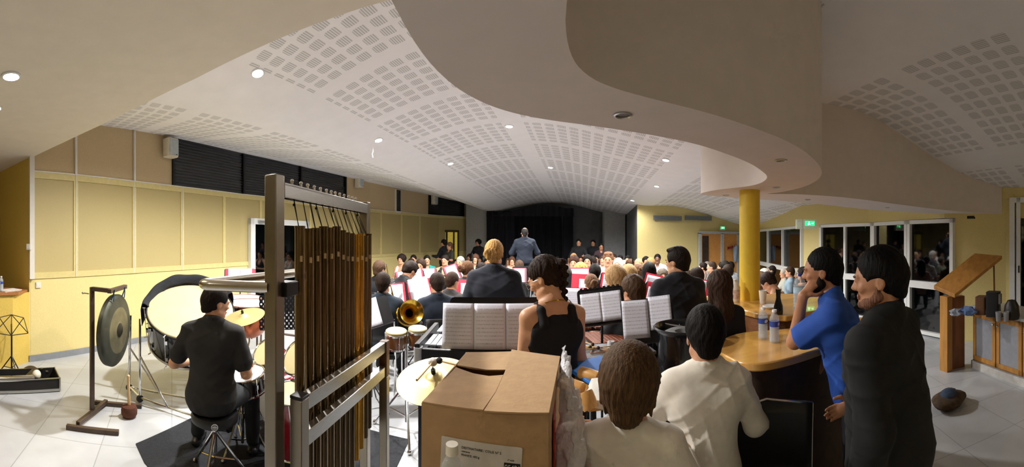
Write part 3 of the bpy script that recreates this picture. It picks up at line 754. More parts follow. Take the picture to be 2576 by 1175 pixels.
def trousers_sdf(p, J, h, inf=.014, length=.93, wr=.003, seed=1, shorts=False):
    S = Sdf(h); fat = p.get('fat', 0); w = J['w']
    S.ell(J['pel']+V3(0, 0, .01), (.162*w+inf, .115+inf+fat*.5, .125), None, k=.06)
    for n in 'LR':
        S.cap(J['hip'+n], J['kn'+n], .083+inf, .056+inf, k=.04)
        if not shorts: S.cap(J['kn'+n], J['kn'+n]+(J['an'+n]-J['kn'+n])*length, .055+inf, .046+inf*.8, k=.02)
    if wr: S.noise(wrinkle(wr, .8, seed))
    return S
def shoes_sdf(p, J, h, n):
    S = Sdf(h)
    for n in n:
        fd = V3(*p.get('ft'+n, (0, 1, 0))); a = J['an'+n]
        S.cap(a+V3(0, 0, -.045)-fd*.035, a+V3(0, 0, -.06)+fd*.15, .043, .034, k=.02, sq=((0, 0, 1), .8)); S.cap(a+V3(0, 0, -.03), a+V3(0, 0, .0), .04, k=.02)
    S.plane((0, 0, J['anL'][2]-.088), (0, 0, -1)); return S
# ---- hair, in head space (origin at the skull base, +Y forward) -------------
def strand(amp, fq, vertical=True):
    def fn(X, Y, Z):
        a = np.arctan2(X, -Y+.03); return amp*(np.sin(a*fq+5*np.sin(Z*26)+2*np.sin(a*5))+.6*np.sin(a*fq*2.3+Z*30))
    return fn
def hair_sdf(style, h):
    S = Sdf(h); g = V3; top = {'short': .012, 'crop': .007, 'quiff': .014, 'thick': .022, 'bob': .022, 'long': .018, 'bun': .010, 'curly': .028, 'pony': .011, 'bald': .004, 'mop': .03}[style]
    S.ell(g(0, -.012, .128), (.078+top, .094+top, .097+top), None, k=.01)
    lowz = .04
    if style in ('short', 'crop', 'quiff', 'bald'):
        S.cap(g(0, -.06, .10), g(0, -.062, .045), .055+top*.4, .045, k=.02, sq=((1, 0, 0), 1.15))
    if style == 'quiff':
        for i in range(7): x = -.05+.0166*i; S.cap(g(x, .0, .208), g(x*1.0, .066, .200+.006*math.sin(i*2)), .022, .014, k=.016)
    if style == 'thick' or style == 'mop':
        nn_ = 64 if style == 'mop' else 30
        for i in range(nn_):
            a = i*2.399; q = math.sqrt((i+.5)/nn_); x, y = .088*q*math.cos(a), -.01+.10*q*math.sin(a); z = .128+.10*math.sqrt(max(0, 1-q*q))
            rr = .021 if style == 'mop' else .026; S.cap(g(x*.9, y*.9, z), g(x*1.20+.010*math.sin(i*1.3), y*1.18-.008*math.cos(i*2.1), z-.045*q+.010), rr, .007, k=.008)
        S.cap(g(0, -.06, .11), g(0, -.068, .025), .066, .048, k=.02, sq=((1, 0, 0), 1.2)); 
        if style == 'mop':
            for j in range(3):
                for i in range(13): x = -.078+.013*i; zz = .17-.045*j; S.cap(g(x, -.085+abs(x)*.35+.006*j, zz), g(x*1.05+.007*math.sin(i*1.9+j), -.094+abs(x)*.4+.006*j, zz-.052-.014*abs(math.sin(i*2.3+j*1.3))), .018, .005, k=.006)
            for s_ in (-1, 1):
                for j in range(4): S.cap(g(.080*s_, -.04+.022*j, .14), g(.090*s_, -.045+.022*j, .045+.01*j), .016, .006, k=.010)
    if style == 'bob':
        S.cap(g(0, -.055, .12), g(0, -.06, -.01), .082, .066, k=.03, sq=((1, 0, 0), 1.15))
        for s_ in (-1, 1): S.cap(g(.075*s_, .01, .13), g(.078*s_, .0, .005), .026, .022, k=.02)
    if style == 'long':
        S.cap(g(0, -.05, .12), g(0, -.07, -.10), .082, .085, k=.03, sq=((0, 1, 0), .72)); S.cap(g(0, -.07, -.10), g(0, -.085, -.29), .085, .045, k=.03, sq=((0, 1, 0), .55))
        for s_ in (-1, 1): S.cap(g(.072*s_, .0, .13), g(.085*s_, -.01, -.06), .026, .026, k=.03); S.cap(g(.085*s_, -.01, -.06), g(.06*s_, -.05, -.22), .026, .018, k=.03)
    if style in ('bun', 'pony'):
        S.cap(g(0, -.06, .10), g(0, -.062, .05), .055, .04, k=.02, sq=((1, 0, 0), 1.15))
    if style == 'bun':
        for i in range(10):
            a = i*2.4; S.ell(g(-.018+.030*math.cos(a), -.140+.012*math.sin(a*1.7), .095+.030*math.sin(a)), (.028, .026, .027), None, k=.005)
    if style == 'pony':
        S.cap(g(0, -.09, .15), g(0, -.13, .14), .03, .026, k=.015)
        pass
    if style == 'curly':
        for i in range(46):
            a = i*2.399; zc = 1-1.55*(i+.5)/46; q = math.sqrt(max(0, 1-zc*zc)); x, y, z = .09*q*math.cos(a), -.015+.095*q*math.sin(a), .125+.09*zc
            if y > .03 and z < .16: continue
            S.ell(g(x*1.1, y*1.1, z+.01), (.026, .026, .024), None, k=.008)
    if style in ('short', 'crop', 'quiff', 'thick', 'bob', 'long', 'mop', 'bun', 'pony'):
        S.noise(strand(.0022 if style in ('thick', 'bun', 'pony', 'long') else .001, 26 if style != 'mop' else 44))
    if style == 'bald':
        S.ell(g(0, .03, .215), (.075, .10, .05), None, k=.01, op='-')
    # keep the face free
    fr = .036 if style in ('bob', 'long', 'thick', 'mop', 'curly') else .03
    S.ell(g(0, .105, .055 if style not in ('thick', 'mop', 'curly', 'bob') else .05), (.078 if fr < .034 else .070, .088, .098), None, k=.012, op='-')
    if style in ('short', 'crop', 'quiff', 'bald', 'bun', 'pony', 'thick'):
        for s_ in (-1, 1): S.ell(g(.088*s_, .02, .058), (.032, .05, .052), None, k=.010, op='-')
        S.plane(g(0, -.05, .022 if style != 'thick' else -.01), (0, .35, -1))
    return S
HAIRS = {}
def hair_mesh(style, h):
    if (style, h) not in HAIRS: HAIRS[(style, h)] = np_mesh('hair', *hair_sdf(style, h).mesh(), M_hair)
    return HAIRS[(style, h)]
EYES = {}
def eyes_mesh():
    if 'e' not in EYES:
        mb = MB()
        EYES['e'] = []
        for s_ in (-1, 1):
            for nm, mb in (('eye', MB().ball((.031*s_, .0930, .097), .0064, 5)), ('eyebrow', MB().tube([(.017*s_, .1035, .112), (.032*s_, .104, .1175), (.046*s_, .094, .114)], .0032, 6))):
                me = bpy.data.meshes.new(nm); me.from_pydata(mb.v, [], mb.f)
                for q in me.polygons: q.use_smooth = True
                me.materials.append(M_eye); EYES['e'].append((nm, me))
    return EYES['e']
BODIES = {}
def part(name, me, parent, col=None, M=None):
    o = bpy.data.objects.new(name, me); C.objects.link(o); o.parent = parent
    if col is not None: o.color = (*lin(col), 1)
    if M is not None: o.matrix_local = M
    return o
def fig_meshes(key, p, h, top):
    if key is not None and key in BODIES: return BODIES[key]
    S, J = body_sdf(p, h); d = {'J': J, 'body': np_mesh('body', *S.mesh(), M_skin)}
    t = dict(top); kind = t.pop('kind', 'shirt')
    d['top'] = np_mesh(kind, *shirt_sdf(p, J, h, **t).mesh(), M_cloth)
    d['legs'] = np_mesh('trousers', *trousers_sdf(p, J, max(h, .010)).mesh(), M_cloth); d['shoes'] = [np_mesh('shoe', *shoes_sdf(p, J, max(h, .010), n).mesh(), M_shoe) for n in 'LR']
    if key is not None: BODIES[key] = d
    return d
def person(label, loc, rz, p, top=None, hair='short', hc='1d1512', skin='c58e6c', tc='16171b', lc='15161a', h=.014, key=None, sc=1.0, group=None, topname='shirt', eyes=True, hairh=None, sho='121215'):
    d = fig_meshes(key, p, h, top or {})
    t = thing('person', label, 'person', (loc[0], loc[1], loc[2] if len(loc) > 2 else 0), rz, group, sc)
    part('body', d['body'], t, skin); part(topname, d['top'], t, tc); part('trousers', d['legs'], t, lc); [part('shoe', q, t, sho) for q in d['shoes']]
    J = d['J']; M = Matrix.Translation(J['hb']) @ Matrix([list(r) for r in J['HR']]).to_4x4() @ Matrix.Scale(p.get('hs', 1.0), 4)
    part('hair', hair_mesh(hair, hairh or max(.006, h*.75)), t, hc, M)
    if eyes:
        for nm, me in eyes_mesh(): part(nm, me, t, None, M)
    t['_M'] = 0; del t['_M']
    return t, J, M
# pose table for the crowd
POSES = {
 'sit':    dict(sit=True, elL=(-.25, .10, -.9), elR=(.25, .10, -.9), wrL=(.35, .9, -.25), wrR=(-.35, .9, -.25)),
 'sitfold':dict(sit=True, elL=(-.4, .35, -.8), elR=(.4, .35, -.8), wrL=(.9, .45, .25), wrR=(-.9, .45, .1), lean=.05),
 'play':   dict(sit=True, elL=(-.45, .45, -.75), elR=(.45, .45, -.75), wrL=(.45, .75, .55), wrR=(-.45, .75, .45), lean=.04),
 'lowplay':dict(sit=True, elL=(-.4, .2, -.9), elR=(.35, .1, -.9), wrL=(.5, .9, .0), wrR=(-.2, .9, -.25), lean=.05, hpitch=.12),
 'bow':    dict(sit=True, elL=(-.3, .4, -.8), elR=(.3, .4, -.8), wrL=(.3, .8, .2), wrR=(-.3, .8, .2), lean=.28, hpitch=.45),
 'stand':  dict(elL=(-.16, 0, -1), elR=(.16, 0, -1), wrL=(.0, .22, -1), wrR=(.0, .22, -1)),
 'standc': dict(elL=(-.35, .3, -.9), elR=(.35, .3, -.9), wrL=(.3, .9, .1), wrR=(-.3, .9, .1)),
}
TOPS = {'short': dict(sleeve='short'), 'long': dict(sleeve='long', collar=True, inf=.02), 'tank': dict(tank=True, inf=.010), 'tee': dict(sleeve='short', inf=.02)}
def crowd(label, px, ytop, r, face=0, pose='sit', top='short', hair='short', hc='1d1512', skin='c58e6c', tc='16171b', lc='15161a', yaw=0, group=None, h=.016, w=1.0, floor=0, noclamp=False):
    """face: 0 = back to the camera, 90 = facing picture left, 180 = towards the camera"""
    x, y = XY(px, r); zt = CH-(ytop-HZ)/F*r-floor
    base = 1.305 if POSES[pose].get('sit') else 1.755
    if pose == 'bow': base = 1.20
    sc = zt/base
    p = dict(POSES[pose]); p['hyaw'] = math.radians(yaw); p['w'] = w
    if top == 'tank' or w < 1: p['bust'] = w < 1
    t, J, M = person(label, (x, y, floor), -TH(px)+math.radians(face), p, TOPS[top], hair, hc, skin, tc, lc, h=h, key=(pose, top, yaw, w, h), sc=sc, group=group,
                     topname={'short': 'shirt', 'long': 'jacket', 'tank': 'tank_top', 'tee': 'tee_shirt'}[top])
    CROWD.append((t, sc, label, pose, px, r)); return t
CROWD = []
# ------------------------------------------------------------------ instruments and furniture
def PT(mb, name, m, root, **k):
    o = mb.build(name, m, root, **k); o.location = -Vector(root.location); return o
def sub(mb, name, m, par, **k): return mb.build(name, m, par, **k)
def fr(pos, yaw=0, tilt=0, roll=0):      # frame: x right, y up along the sheet, z towards the reader
    return Matrix.Translation(pos) @ Matrix.Rotation(yaw, 4, 'Z') @ Matrix.Rotation(PI/2-tilt, 4, 'X') @ Matrix.Rotation(roll, 4, 'Z')
def sheet_mat():
    m = mat('printed_music', 'e4e6f4', .7, var=.015); N, L = nodes_of(m); b = N['Principled BSDF']; mx = [n for n in N if n.type == 'MIX'][0]
    tc = N.new('ShaderNodeTexCoord'); s = N.new('ShaderNodeSeparateXYZ'); L.new(tc.outputs['Object'], s.inputs[0]); X, Y = s.outputs[0], s.outputs[1]
    f = math_n(N, L, 'FRACT', math_n(N, L, 'MULTIPLY', math_n(N, L, 'ADD', Y, 1.0), 42.0))
    band = math_n(N, L, 'MULTIPLY', math_n(N, L, 'GREATER_THAN', f, .32), math_n(N, L, 'LESS_THAN', f, .62))
    ln = math_n(N, L, 'LESS_THAN', math_n(N, L, 'FRACT', math_n(N, L, 'MULTIPLY', f, 16.0)), .35)
    mp = N.new('ShaderNodeMapping'); mp.inputs['Scale'].default_value = (260, 60, 1); L.new(tc.outputs['Object'], mp.inputs[0])
    nz = N.new('ShaderNodeTexNoise'); nz.inputs['Scale'].default_value = 1; L.new(mp.outputs[0], nz.inputs[0])
    note = math_n(N, L, 'GREATER_THAN', nz.outputs[0], .56)
    xm = math_n(N, L, 'LESS_THAN', math_n(N, L, 'ABSOLUTE', X), .088); ym = math_n(N, L, 'LESS_THAN', math_n(N, L, 'ABSOLUTE', Y), .13)
    k = math_n(N, L, 'MULTIPLY', math_n(N, L, 'MULTIPLY', xm, ym), math_n(N, L, 'MULTIPLY', band, math_n(N, L, 'MAXIMUM', math_n(N, L, 'MULTIPLY', ln, .35), math_n(N, L, 'MULTIPLY', note, .5))))
    m2 = N.new('ShaderNodeMix'); m2.data_type = 'RGBA'; L.new(k, m2.inputs[0]); L.new(mx.outputs[2], m2.inputs[6]); m2.inputs[7].default_value = (*lin('3a3540'), 1); L.new(m2.outputs[2], b.inputs['Base Color']); return m
M_sheet = sheet_mat(); M_red = mat('red_folder', 'd8304a', .55, var=.03)
M_brass = mat('brass', 'd8b04a', .18, 1.0, var=.05); M_wood = mat('honey_wood', 'c98f45', .35, var=.14, scale=5, stretch=(1, 9, 9))
M_drumhead = mat('drum_skin', 'c8bb8c', .55, var=.05, scale=6); M_whitehead = mat('coated_head', 'd2d6da', .6, var=.02)
M_stick = mat('pale_stick', 'dcb57e', .5, var=.08); M_dark = mat('dark_shell', '0d1013', .15, var=.2, coat=.5); M_gold = mat('cymbal_bronze', 'cdbb80', .38, .55, var=.07, scale=5)
def page(label, T, w_=.21, h_=.297, group=None, bend=.0, name='sheet_music'):
    mb = MB(); mb.grid(lambda i, j: ((i-.5)*w_, (j-.5)*h_, bend*(math.sin(PI*i)+.3*math.sin(3*j))), 8, 6)
    o = mb.build(name, M_sheet, None, solid=.0012); o.matrix_world = T
    return tag(o, label, 'sheet music', group)
DESK = {}
def stand(who, pos, top, yaw=0, tilt=.5, roll=0, w_=.50, h_=.33, folder=False, pages=1, pw=.21, notch=False, back=False, legs=True, perf=False, lab=None, off=0, group='music stands of the wind band'):
    """pos = centre of the desk"""
    pos = Vector(pos); fx, fy = pos.x+.10*-math.sin(yaw), pos.y+.10*math.cos(yaw)
    t = thing('music_stand', lab or 'black music stand '+who, 'music stand', (fx, fy, 0), yaw, group)
    T = fr(pos, yaw, tilt, roll); L0 = Matrix.LocRotScale(t.location, t.rotation_euler, t.scale).inverted() @ T
    key = (w_, h_, notch, perf)
    if key not in DESK:
        mb = MB()
        if perf:
            nx, ny = 9, 6
            for i in range(nx):
                for j in range(ny):
                    c = ((i+.5)/nx*w_-w_/2, (j+.5)/ny*h_-h_/2); a, b2 = w_/nx/2, h_/ny/2; rr = .011; vs = []; n = 12
                    for q in range(n):
                        an = 2*PI*q/n; cs, sn = math.cos(an), math.sin(an); m_ = min(a/max(abs(cs), 1e-6), b2/max(abs(sn), 1e-6))
                        vs += [(c[0]+rr*cs, c[1]+rr*sn, 0), (c[0]+m_*cs, c[1]+m_*sn, 0)]
                    mb._add(vs, [(2*q, 2*q+1, (2*q+3) % (2*n), (2*q+2) % (2*n)) for q in range(n)])
        else:
            mb.rbox((0, 0, -.004), (w_, h_, .004), .03)
        if notch:
            for i in range(9): mb.box(((i-4)*w_/10, h_/2+.0, .002), (.022, .016, .006))
        me = mb.build('desk', M_black, None); me2 = me.data; bpy.data.objects.remove(me); mb = MB().box((0, -h_/2, .018), (w_*.96, .006, .045)); lp = mb.build('ledge', M_black, None); lp2 = lp.data; bpy.data.objects.remove(lp)
        DESK[key] = (me2, lp2)
    dk = bpy.data.objects.new('desk', DESK[key][0]); C.objects.link(dk); dk.parent = t; dk.matrix_local = L0
    lg = bpy.data.objects.new('ledge', DESK[key][1]); C.objects.link(lg); lg.parent = t; lg.matrix_local = L0
    pl = L0 @ Vector((0, -.02, -.01)); MB().cyl((pl.x, pl.y, pl.z), (0, 0, pl.z-.10), .011, n=8).cyl((0, 0, pl.z-.09), (0, 0, .12), .010, n=8).build('pole', M_black, t)
    if legs:
        for k in range(3):
            a = PI/2+k*2*PI/3; MB().tube([(0, 0, .30), (.12*math.cos(a), .12*math.sin(a), .16), (.24*math.cos(a), .24*math.sin(a), .012)], .008, 6).build('leg', M_black, t)
    if folder:
        fo = MB().box((0, 0, 0), (w_-.035, h_-.035, .004)).build('music_folder', M_red, None, smooth=False); fo.matrix_world = T @ Matrix.Translation((off, .012, .006))
        tag(fo, 'red music folder lying open on the stand '+who, 'folder', 'red music folders of the band')
    for i in range(pages):
        x = (i-(pages-1)/2)*(pw+.002)
        page(('white sheet music on the stand ' if pages == 1 else ['left page of the music on the stand ', 'right page of the music on the stand ', 'outer right page of the music on the stand '][i])+who, T @ Matrix.Translation((x+off, .0, .012)) @ Matrix.Rotation(0, 4, 'Z'), pw-.002, pw*1.41)
    return t, T

# A. tubular bells
t = thing('tubular_bells', 'tall steel frame of dark bronze tubular bells standing in the left foreground', 'tubular bells', (-.78, 1.42, 0))
M_st = mat('steel_box', '8d8578', .32, .9, var=.10, scale=14, stretch=(1, 1, .3)); M_tube = mat('bell_bronze', '6e5c44', .28, 1.0, var=.22, scale=4, stretch=(6, 6, .5)); M_tubeg = mat('bell_brass', 'c9973f', .25, 1.0, var=.15, scale=5)
PT(MB().box((-.782, 1.0, .99), (.052, .052, 1.98)), 'post', M_st, t, bevel=.004); PT(MB().box((-.831, 1.906, .985), (.05, .05, 1.97)), 'post', M_st, t, bevel=.004)
A0, B0 = Vector((-.782, 1.025, 1.94)), Vector((-.831, 1.885, 1.94)); d = (B0-A0).normalized(); ang = math.atan2(d.y, d.x)
TB = Matrix.Translation((A0+B0)/2) @ Matrix.Rotation(ang, 4, 'Z')
tb = PT(MB().box((0, 0, .01), ((B0-A0).length, .052, .012), TB).box((0, .022, -.012), ((B0-A0).length, .01, .05), TB).box((0, -.022, -.012), ((B0-A0).length, .008, .05), TB), 'top_beam', M_alu, t, bevel=.002)
centers = [754,778,796,814,831,847,860,871,883,895,907,917,926]; tops = [571,577.5,576,572,575,572,581.6,586.7,589,592,590,595,590]
tubes = []
for i, (px, ty) in enumerate(zip(centers, tops)):
    r = .76/math.sin(-TH(px)); x, y = XY(px, r); zt = CH+(HZ-ty)/F*r; tubes.append((x, y, zt))
    zb = .40+.028*i; mb = MB().cyl((x, y, zb), (x, y, zt), .019, n=20); mb.cyl((x, y, zt-.004), (x, y, zt+.004), .0205, n=20)
    o = PT(mb, 'bell_tube', M_tubeg if i in (9, 10) else M_tube, t)
    if i in (9, 10): o['label'] = 'shiny brass tube'
    MB().cyl((x+.0192, y-.004, zt-.115), (x+.0198, y-.004, zt-.115), .001).box((x+.014, y-.0135, zt-.12), (.012, .004, .022)).build('note_label', mat('paper_tag', 'c7a878', .7), o)
    yb = y*.99+.005; bx = A0.x+(B0.x-A0.x)*(yb-A0.y)/(B0.y-A0.y)
    c = MB().tube([(bx, yb, 1.955), (bx+.004, yb+.004, 1.90), (x+.008, y-.014, zt-.02)], .0017, 5).tube([(bx, yb, 1.955), (bx+.002, yb+.008, 1.88+.02*(i % 3)), (x-.008, y+.014, zt-.02)], .0017, 5)
    c.ball((bx+.003, yb+.004, 1.885+.02*(i % 3)), .006, 4)
    PT(c, 'cord', mat('black_cord', '1c1712', .9), t)
    PT(MB().cyl((bx-.004, yb, 1.955), (bx-.004, yb, 1.975), .006, n=8).ball((bx-.004, yb, 1.977), .0075, 5), 'bolt', M_chrome, t)
# damper frame and its post
pn_ = Vector((-.712, 1.055, 0)); pf = Vector((-.69, 1.85, 0)); ang2 = math.atan2(pf.y-pn_.y, pf.x-pn_.x)
PT(MB().box((pn_.x, pn_.y, .595), (.05, .05, 1.19)), 'front_post', M_st, t, bevel=.003); PT(MB().box((pn_.x, pn_.y, 1.196), (.052, .052, .012)), 'post_cap', M_blackp, t, bevel=.003)
for z in (1.165, 1.035):
    TR = Matrix.Translation(((pn_+pf)/2+Vector((0, .02, z)))) @ Matrix.Rotation(ang2, 4, 'Z'); PT(MB().box((0, 0, 0), ((pf-pn_).length-.02, .035, .055), TR), 'rail', M_alu, t, bevel=.003)
PT(MB().box((pf.x, pf.y, 1.10), (.045, .05, .19)), 'end_block', mat('brown_block', '6d4526', .5, var=.1), t, bevel=.003)
PT(MB().box((pf.x, pf.y, .5), (.045, .045, 1.0)), 'front_post', M_st, t, bevel=.003)
PT(MB().box((-.71, 1.44, .045), (.05, .95, .05)).box((-.84, 1.0, .045), (.5, .05, .05)).box((-.86, 1.906, .045), (.5, .05, .05)), 'base', M_st, t, bevel=.003)
h = [(-.80, .985, 1.583), (-.90, .93, 1.583), (-.985, .885, 1.583), (-1.008, .878, 1.583), (-1.028, .885, 1.583), (-1.04, .91, 1.583), (-1.04, 1.1, 1.583), (-1.04, 1.5, 1.583), (-1.04, 1.86, 1.583), (-1.02, 1.90, 1.583), (-.86, 1.91, 1.583)]
PT(MB().tube([Vector(q) for q in h], .021, 18), 'handle_bar', mat('satin_steel', 'c9c2b6', .25, 1.0, var=.05, scale=20), t)
PT(MB().box((-.765, 1.045, 1.575), (.06, .075, .052)), 'bracket', M_black, t, bevel=.004)

# B. gong on its stand
t = thing('gong_stand', 'dark brown square tube stand with H shaped foot carrying the gong', 'gong stand', (-3.29, 1.38, 0))
M_br = mat('brown_steel', '4e3d31', .5, .2, var=.1)
def bar(mb, a, b, w_=.04, h_=None):
    a = Vector(a); b = Vector(b); d = b-a; q = d.to_track_quat('X', 'Z').to_matrix().to_4x4(); return mb.box((0, 0, 0), (d.length, w_, h_ or w_), Matrix.Translation((a+b)/2) @ q)
PT(bar(MB(), (-3.29,1.38,.05), (-3.29,1.38,1.28)), 'post', M_br, t, bevel=.002)
PT(bar(MB(), (-3.14,1.06,.022), (-2.86,1.46,.022)), 'foot', M_br, t, bevel=.002); PT(bar(MB(), (-3.50,1.50,.022), (-3.20,1.90,.022)), 'foot', M_br, t, bevel=.002)
PT(bar(MB(), (-3.11,1.16,.045), (-3.43,1.60,.045)), 'cross_bar', M_br, t, bevel=.002)
PT(bar(MB(), (-3.29,1.38,1.265), (-3.06,1.50,1.265)), 'arm', M_br, t, bevel=.002); PT(bar(MB(), (-3.02,1.44,1.27), (-3.26,1.74,1.27)), 'hanging_bar', M_br, t, bevel=.002)
PT(MB().cyl((-3.33,1.36,1.21), (-3.39,1.33,1.21), .006, n=8).ball((-3.40,1.325,1.21), .013, 5), 'wing_screw', M_alu, t)
gc = Vector((-3.13, 1.60, .865)); nv = Vector((.775, .63, .0)).normalized()
TG = Matrix.Translation(gc) @ nv.to_track_quat('Z', 'Y').to_matrix().to_4x4()
t = thing('gong', 'large dark bronze gong with paler ring hanging from the brown stand', 'gong', gc)
g = [(.001, .022), (.05, .020), (.068, .008), (.09, .004), (.17, .006), (.215, .004), (.23, .0), (.30, -.008), (.335, -.018), (.348, -.03), (.345, -.075), (.338, -.075), (.338, -.035), (.325, -.024), (.20, -.004), (.001, -.0)]
mg = mat('gong_bronze', '6d6c60', .5, .75, var=.2, scale=9); N, L = nodes_of(mg); b = N['Principled BSDF']; mx = [n for n in N if n.type == 'MIX'][0]
tc = N.new('ShaderNodeTexCoord'); vd = N.new('ShaderNodeVectorMath'); vd.operation = 'LENGTH'; L.new(tc.outputs['Object'], vd.inputs[0]); cr = N.new('ShaderNodeValToRGB'); L.new(vd.outputs['Value'], cr.inputs[0])
cr.color_ramp.interpolation = 'CONSTANT'; els = cr.color_ramp.elements; els[0].color = (.18, .17, .15, 1); els[1].position = .07; els[1].color = (1.15, 1.05, .8, 1); e = els.new(.222); e.color = (.42, .44, .42, 1)
m2 = N.new('ShaderNodeMix'); m2.data_type = 'RGBA'; m2.blend_type = 'MULTIPLY'; m2.inputs[0].default_value = 1; L.new(mx.outputs[2], m2.inputs[6]); L.new(cr.outputs[0], m2.inputs[7]); L.new(m2.outputs[2], b.inputs['Base Color'])
q = MB().lathe(g, 48, nv.to_track_quat('Z', 'Y').to_matrix().to_4x4()).build('disc', mg, t)
for s_ in (-1, 1):
    dx = Vector((-.63, .775, 0))*.13*s_
    PT(MB().tube([gc+dx+Vector((0, 0, .30)), gc+dx*1.02+Vector((.01, 0, .36)), gc+dx*1.0+Vector((.02, 0, .41)), gc+dx+Vector((-.01, 0, .36)), gc+dx+Vector((-.02, -.02, .30))], .006, 6), 'blue_cord', mat('blue_cord', '35577a', .8), t)
# C. big felt mallet standing head down
p0 = Pz(325, 1048, 0)
t = thing('gong_mallet', 'gong mallet standing on its brown felt head on the tiled floor', 'mallet', (p0.x, p0.y, 0))
MB().lathe([(.001, .0), (.06, .002), (.08, .03), (.082, .07), (.07, .105), (.03, .118), (.001, .118)], 24).build('head', mat('brown_felt', '5a3423', .95, var=.25, bump=.5), t)
MB().cyl((0, 0, .11), (0, -.01, .40), .016, .014).ball((0, -.01, .40), .017, 6).build('stick', M_stick, t)
# D. folding wire music stand at the left edge
t = thing('folding_music_stand', 'black wire folding music stand by the shelf at the left edge', 'music stand', (-4.60, .80, 0))
c0 = P(28, 838, 4.62)-Vector((-4.6, .8, 0)); Rw = Matrix.Translation(c0) @ Matrix.Rotation(1.35, 4, 'Z') @ Matrix.Rotation(-.45, 4, 'X')
mb = MB()
pts = [(-.22, 0, .0), (-.16, 0, .20), (0, 0, .24), (.16, 0, .20), (.22, 0, .0), (0, 0, -.03)]
for a, b in ((0, 1), (1, 2), (2, 3), (3, 4), (4, 5), (5, 0), (2, 5), (1, 5), (3, 5), (0, 2), (4, 2)): mb.tube([Rw @ Vector(pts[a]), Rw @ Vector(pts[b])], .0055, 6)
mb.build('wire_desk', M_black, t)
MB().cyl(Rw @ Vector((0, .01, .12)), (0, 0, .45), .009, n=8).cyl((0, 0, .5), (0, 0, .05), .011, n=8).tube([(-.03, 0, .52), (.03, 0, .53)], .006).build('pole', M_black, t)
for k in range(3): a = k*2.09+.3; MB().tube([(0, 0, .24), (.17*math.cos(a), .17*math.sin(a), .012)], .008, 6).tube([(0, 0, .08), (.10*math.cos(a), .10*math.sin(a), .10)], .005, 6).build('leg', M_black, t)
# E. long open flight case
t = thing('instrument_case', 'long open black flight case with silver edges on the floor at left', 'case', (-4.17, .75, 0), rz=-.12)
mb = MB()
for c, s_ in (((0, 0, .03), (.34, 1.04, .02)), ((-.165, 0, .09), (.012, 1.04, .14)), ((.165, 0, .09), (.012, 1.04, .14)), ((0, .515, .09), (.34, .012, .14)), ((0, -.515, .09), (.34, .012, .14)), ((0, .28, .08), (.33, .01, .11))): mb.box(c, s_)
mb.build('shell', mat('case_black', '14110f', .7), t, smooth=False)
mb = MB().box((.174, 0, .025), (.01, 1.06, .03)).box((0, .524, .025), (.35, .01, .03)).box((.174, 0, .158), (.012, 1.06, .01)).box((0, .524, .158), (.35, .012, .01)).box((-.174, 0, .158), (.012, 1.06, .01)).box((.172, .522, .09), (.016, .016, .14))
mb.build('edge_strip', M_alu, t, smooth=False)
for y in (.45, .5): MB().box((-.12+2*(y-.45), y-.1, .16), (.05, .03, .03)).build('catch', M_black, t)
def in_case(name, label, cat, mb, m, loc): o = mb.build(name, m, None); o.location = loc; return tag(o, label, cat)
o = in_case('hand_cymbal', 'small dull hand cymbal leaning in the open flight case', 'cymbal', MB().lathe([(.001, .02), (.03, .016), (.04, .004), (.14, 0), (.14, -.002), (.04, .0), (.001, .012)], 32), mat('dull_bronze', '8d8368', .4, .9, var=.2), P(76, 950, 4.38)); o.rotation_euler = (1.15, 0, 1.0)
tt = thing('felt_beater', 'white ball headed beater lying in the open flight case', 'beater', P(92, 942, 4.16)); MB().ball((0, 0, 0), .052, 10).build('head', mat('white_felt', 'e6e0d2', .9, var=.06, bump=.3), tt); MB().cyl((0, -.04, -.01), (.02, -.32, -.05), .011).build('handle', M_stick, tt)
tt = thing('shaker_tube', 'silver tube shaker lying in the open flight case', 'shaker', P(42, 953, 4.10)); MB().cyl((-.02, -.22, 0), (.02, .2, 0), .036, n=20).cyl((-.021, -.225, 0), (-.019, -.205, 0), .04, n=20).build('tube', M_chrome, tt); MB().cyl((-.03, -.3, -.02), (-.022, -.22, 0), .012).build('end_cap', M_stick, tt)
